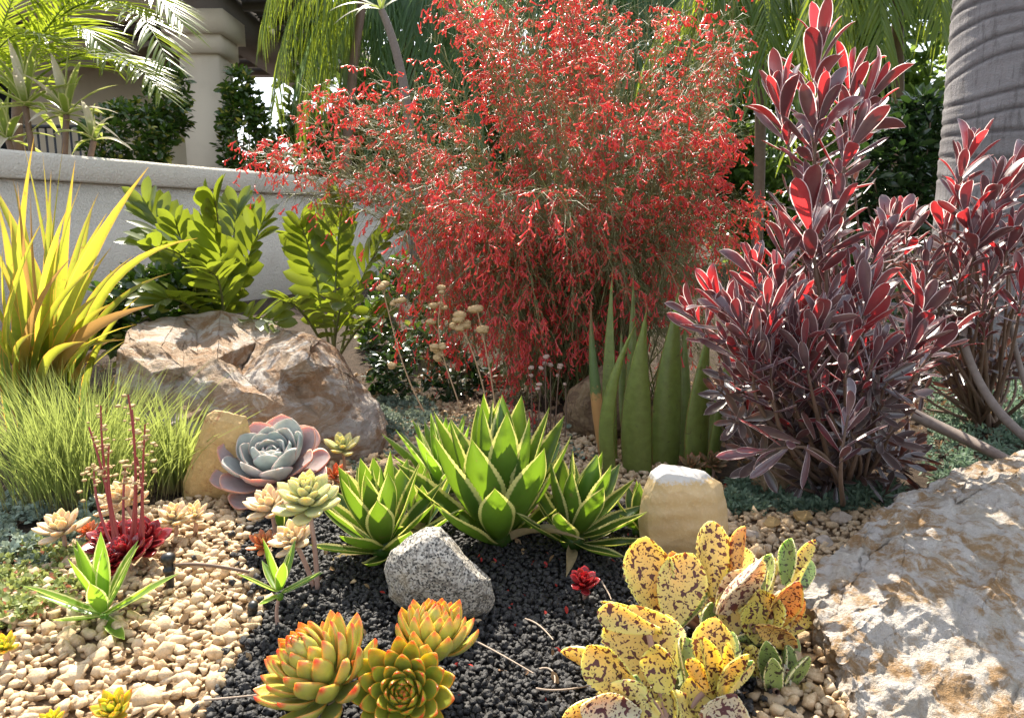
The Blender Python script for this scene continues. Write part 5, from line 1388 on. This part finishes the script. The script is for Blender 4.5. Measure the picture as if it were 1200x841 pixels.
kal('small green spotted plant beside the quartz boulder', (912, 825), [
    (898, 750, 907, 815, 24, 'kal_green', 1.03, -.01), (921, 755, 912, 815, 24, 'kal_green', 1.05, .01), (948, 768, 916, 816, 30, 'kal_green', 1.03, .0), (880, 755, 902, 812, 22, 'kal_green', 1.06, .01), (905, 770, 910, 820, 20, 'kal_green', 1.01, -.01), (935, 748, 915, 805, 18, 'kal_green', 1.07, .02)], 103)

# ------------------------------------------------------------------ grass clump
def grass(label, c, n, hgt, sx, sy, seed, w=.0017):
    rng = np.random.default_rng(seed)
    o = thing('grass_clump', label, 'grass', c)
    g = Geo()
    for _ in range(n):
        b = c + v3(rng.normal() * sx * .45, rng.normal() * sy * .45, 0); b[2] = H(b[0], b[1]) - .005
        out = v3((b[0] - c[0]) / sx * .38 + rng.normal() * .16, (b[1] - c[1]) / sy * .35 + rng.normal() * .16, 1)
        L = hgt * rng.uniform(.55, 1.12)
        d = nz(out)
        e = b + d * L + v3(d[0] * L * .35, d[1] * L * .3, -L * .10 * (abs(d[0]) + abs(d[1])))
        V, Q, T, uv = blade([b, b + v3(d[0] * .25, d[1] * .25, 1) * L * .55, e], w * rng.uniform(.7, 1.3), v3(rng.normal(), -1, .2), 6, 1, b=.9, p=.3, k=1.0)
        g.add(V, Q, None, uv, rng.uniform())
    ob('blades', g.mesh('blades', M['grass'], c), o, kind='stuff')
grass('fine bright green grass clump beside the brown boulder', G(95, 582), 1250, .33, .17, .15, 111, .0011)
grass('small dark grass tuft against the side of the brown boulder', G(205, 572), 160, .25, .06, .05, 112, .003)
grass('little green grass tuft behind the big agave', G(548, 560), 90, .16, .07, .04, 113)

# ------------------------------------------------------------------ dry flower stalks
def dry_stalks(label, root, stalks, mat, headmat, seed, hs=(.009, .015)):
    rng = np.random.default_rng(seed)
    o = thing('dry_flower_stalks', label, 'flower stalks', root)
    hm = [mk('flower_head', *(lambda c: (c[0], None, c[2]))(chip(2, 3, .6, .9, rng, (1, 1, .6), .05)), mat=M[headmat]) for _ in range(3)]
    for pts, Y, heads in stalks:
        P = [W(a, b, Y) for a, b in pts]
        s_ = ob('stalk', Geo().add(*tube([root + v3((P[0][0] - root[0]), 0, 0)] + P if False else P, .0026, .0014, 5, 14)).mesh('stalk', M[mat], root), o)
        for (a, b, z) in heads:
            q = W(a, b, Y + rng.normal() * .01)
            e = P[-1]
            c_ = bez(P, 14); k = int(np.argmin(np.linalg.norm(c_ - (q - v3(0, 0, .03)), axis=1)))
            ob('branch', Geo().add(*tube(np.array([c_[k], (c_[k] + q) / 2 + v3(0, 0, -.004), q]), .0012, .001, 4)).mesh('branch', M[mat], root), s_)
            for _ in range(3):
                h_ = ob('flower_head', hm[rng.integers(3)], s_, q - root + rng.normal(size=3) * .004 * z); h_.scale = [rng.uniform(*hs) * z] * 3
    return o
dry_stalks('dry tan flower stalks with round heads in front of the red shrub', G(505, 560), [
    ([(497, 482), (470, 435), (462, 390), (450, 345)], 2.1, [(448, 338, 1), (470, 352, 1), (460, 356, .9), (452, 332, .9), (459, 427, 1)]),
    ([(540, 480), (525, 430), (505, 400), (518, 345)], 2.1, [(518, 340, 1), (508, 358, 1), (518, 358, .9), (505, 375, 1.1), (510, 408, 1.1), (515, 415, 1), (518, 405, 1), (513, 420, .9)]),
    ([(572, 480), (560, 420), (545, 390), (538, 380)], 2.1, [(536, 372, 1.5), (547, 380, 1.2), (540, 384, 1), (532, 382, .9)]),
    ([(582, 490), (575, 430), (565, 390), (559, 362)], 2.1, [(557, 360, 1.4), (562, 385, 1.2), (567, 384, .9)])], 'stem_dry', 'seed', 121)
dry_stalks('thin dark purple seed stalks behind the big agave', G(635, 540), [
    ([(625, 510), (623, 470), (622, 440), (622, 430)], 2.15, [(622, 430, .6), (622, 440, .5)]), ([(640, 510), (640, 470), (638, 440), (640, 420)], 2.15, [(640, 418, .7), (637, 426, .7), (634, 430, .6)]), ([(650, 510), (652, 470), (655, 440), (656, 428)], 2.15, [(656, 430, .7), (654, 440, .5)]),
    ([(632, 510), (630, 480), (634, 460), (633, 450)], 2.1, [(633, 450, .6), (630, 455, .5)]), ([(662, 512), (664, 480), (663, 460), (662, 450)], 2.1, [(662, 450, .5)]), ([(645, 512), (646, 470), (645, 440), (645, 430)], 2.2, [(645, 428, .7)])], 'stem_brown', 'seed_pink', 122)

# ------------------------------------------------------------------ ground cover, litter
def cover(name, label, polys, n, per, L, w, mat, seed, hmax=.03):
    rng = np.random.default_rng(seed)
    cs = []
    for poly in polys:
        P = np.array([G(a, b)[:2] for a, b in poly])
        x0, y0 = P.min(axis=0); x1, y1 = P.max(axis=0)
        x = rng.uniform(x0, x1, n * 3); y = rng.uniform(y0, y1, n * 3)
        k = inside(P, x, y); x, y = x[k][:n], y[k][:n]
        cl = np.array([noise.noise(Vector((a * 14, b * 14, seed))) for a, b in zip(x, y)])
        keep = cl > -.25
        cs += [v3(a, b, H(a, b) + rng.uniform(.0, hmax) * (0.4 + max(0, c) * 1.6)) for a, b, c, kk in zip(x, y, cl, keep) if kk]
    g = leaf_cloud(np.array(cs), per, L, w, rng, up=.55, nu=3)
    ob(name, g.mesh(name, mat), kind='stuff', label=label, cat='ground cover')
cover('blue_groundcover', 'blue grey creeping succulents under the grass clump', [[(-60, 665), (-60, 590), (40, 575), (120, 590), (110, 640), (40, 665)], [(410, 505), (445, 470), (500, 470), (520, 500), (470, 515)]], 900, 6, .014, .005, M['cover_blue'], 131)
cover('green_groundcover', 'green and reddish creeping succulents along the left edge of the gravel', [[(-60, 745), (-60, 660), (30, 645), (115, 650), (125, 690), (60, 715), (20, 740)]], 900, 6, .012, .0045, M['cover_green'], 132)
cover('feathery_groundcover', 'feathery grey green carpet under the purple shrubs', [[(850, 605), (860, 560), (1000, 560), (1060, 580), (1020, 600)], [(1080, 560), (1090, 440), (1250, 425), (1300, 540), (1180, 600)], [(1250, 600), (1250, 425), (1900, 430), (2100, 640), (1500, 720)]], 2600, 6, .020, .0035, M['cover_grey'], 133, .035)
cover('litter', 'brown fallen leaves and debris under the shrubs', [[(-100, 600), (-50, 430), (300, 420), (480, 440), (700, 440), (1200, 430), (1300, 480), (900, 590), (700, 520), (480, 520)]], 1700, 3, .022, .006, M['litter'], 134, .01)
cover('seedlings', 'tiny pale succulents scattered between the boulder and agaves', [[(400, 560), (430, 500), (560, 480), (660, 500), (700, 540), (560, 560)]], 260, 6, .016, .005, M['cover_blue'], 135, .02)

cover('leaf_bits', 'dry leaf scraps scattered over the pale and black gravel', [[(-60, 860), (0, 720), (200, 600), (500, 560), (760, 600), (960, 700), (960, 860)]], 150, 1, .018, .005, M['litter'], 136, .012)
cover('petals', 'red petals fallen on the ground around the red shrub', [[(430, 540), (470, 470), (720, 470), (900, 580), (760, 600), (560, 600)], [(380, 800), (420, 620), (760, 620), (800, 700), (700, 840)]], 70, 1, .012, .003, M['petal'], 137, .012)
# twigs on the black gravel
rng = np.random.default_rng(141)
for i, (pts, lab) in enumerate([([(548, 757), (575, 770), (600, 785), (625, 800)], 'thin grey twig lying from the wax rosettes across black gravel'), ([(628, 818), (645, 822), (665, 820), (690, 815)], 'pinkish twig ending at the broad spotted leaves'), ([(615, 735), (630, 738), (640, 750), (648, 760)], 'short curled twig in the middle of the black gravel'), ([(705, 690), (710, 700), (714, 705), (716, 712)], 'short pale twig beside the dark red rosette'), ([(240, 832), (270, 830), (300, 826), (325, 824)], 'dry twig at the border of the pale and black gravel'), ([(632, 795), (645, 790), (652, 800), (650, 812)], 'small hooked twig near the pinkish twig')]):
    P = [G(a, b) + v3(0, 0, .016) for a, b in pts]
    ob('twig', Geo().add(*tube(P, .0017, .0011, 5, 10)).mesh('twig', M['twig'], P[0]), None, P[0], None, lab, 'twig', 'twigs on the gravel')

# irrigation stake with its hose
ir = G(200, 690)
o = thing('irrigation_stake', 'black plastic irrigation stake with a thin hose on pale gravel', 'irrigation stake', ir)
def lathe(rings, sides=14):
    V = np.array([(r * math.cos(2 * math.pi * k / sides), r * math.sin(2 * math.pi * k / sides), z) for z, r in rings for k in range(sides)])
    n = len(rings); i = np.arange(n - 1)[:, None] * sides; j = np.arange(sides)[None]; j2 = (j + 1) % sides
    return V, np.stack([(i + j).ravel(), (i + j2).ravel(), (i + sides + j2).ravel(), (i + sides + j).ravel()], 1), None, None
k_ = ir[1] / 870
ob('stake', Geo().add(*lathe([(-.03, .004), (0, .0065), (.034, .0085), (.0345, .0105), (.040, .0105), (.0405, .0085), (.052, .0085), (.056, .0125), (.064, .0125), (.068, .009), (.070, .004), (.0705, .0005)])).mesh('stake', M['black'], (0, 0, 0)), o)
hp = [W(204, 662, ir[1]), W(230, 658, ir[1]), W(262, 664, ir[1] + .02), W(292, 670, ir[1] + .02)]
ob('hose', Geo().add(*tube(hp, .0032, .0032, 8, 14)).mesh('hose', M['stem_brown'], ir), o)
em = G(296, 722)
o = ob('drip_emitter', Geo().add(*lathe([(0, .008), (.012, .0085), (.013, .0065), (.020, .0065), (.021, .0085), (.028, .008), (.030, .003), (.0302, .0005)])).mesh('drip_emitter', M['black']), None, em + v3(0, 0, .006), None, 'black drip emitter lying at the edge of the black gravel', 'emitter')
o.rotation_euler = (.5, .3, 0)
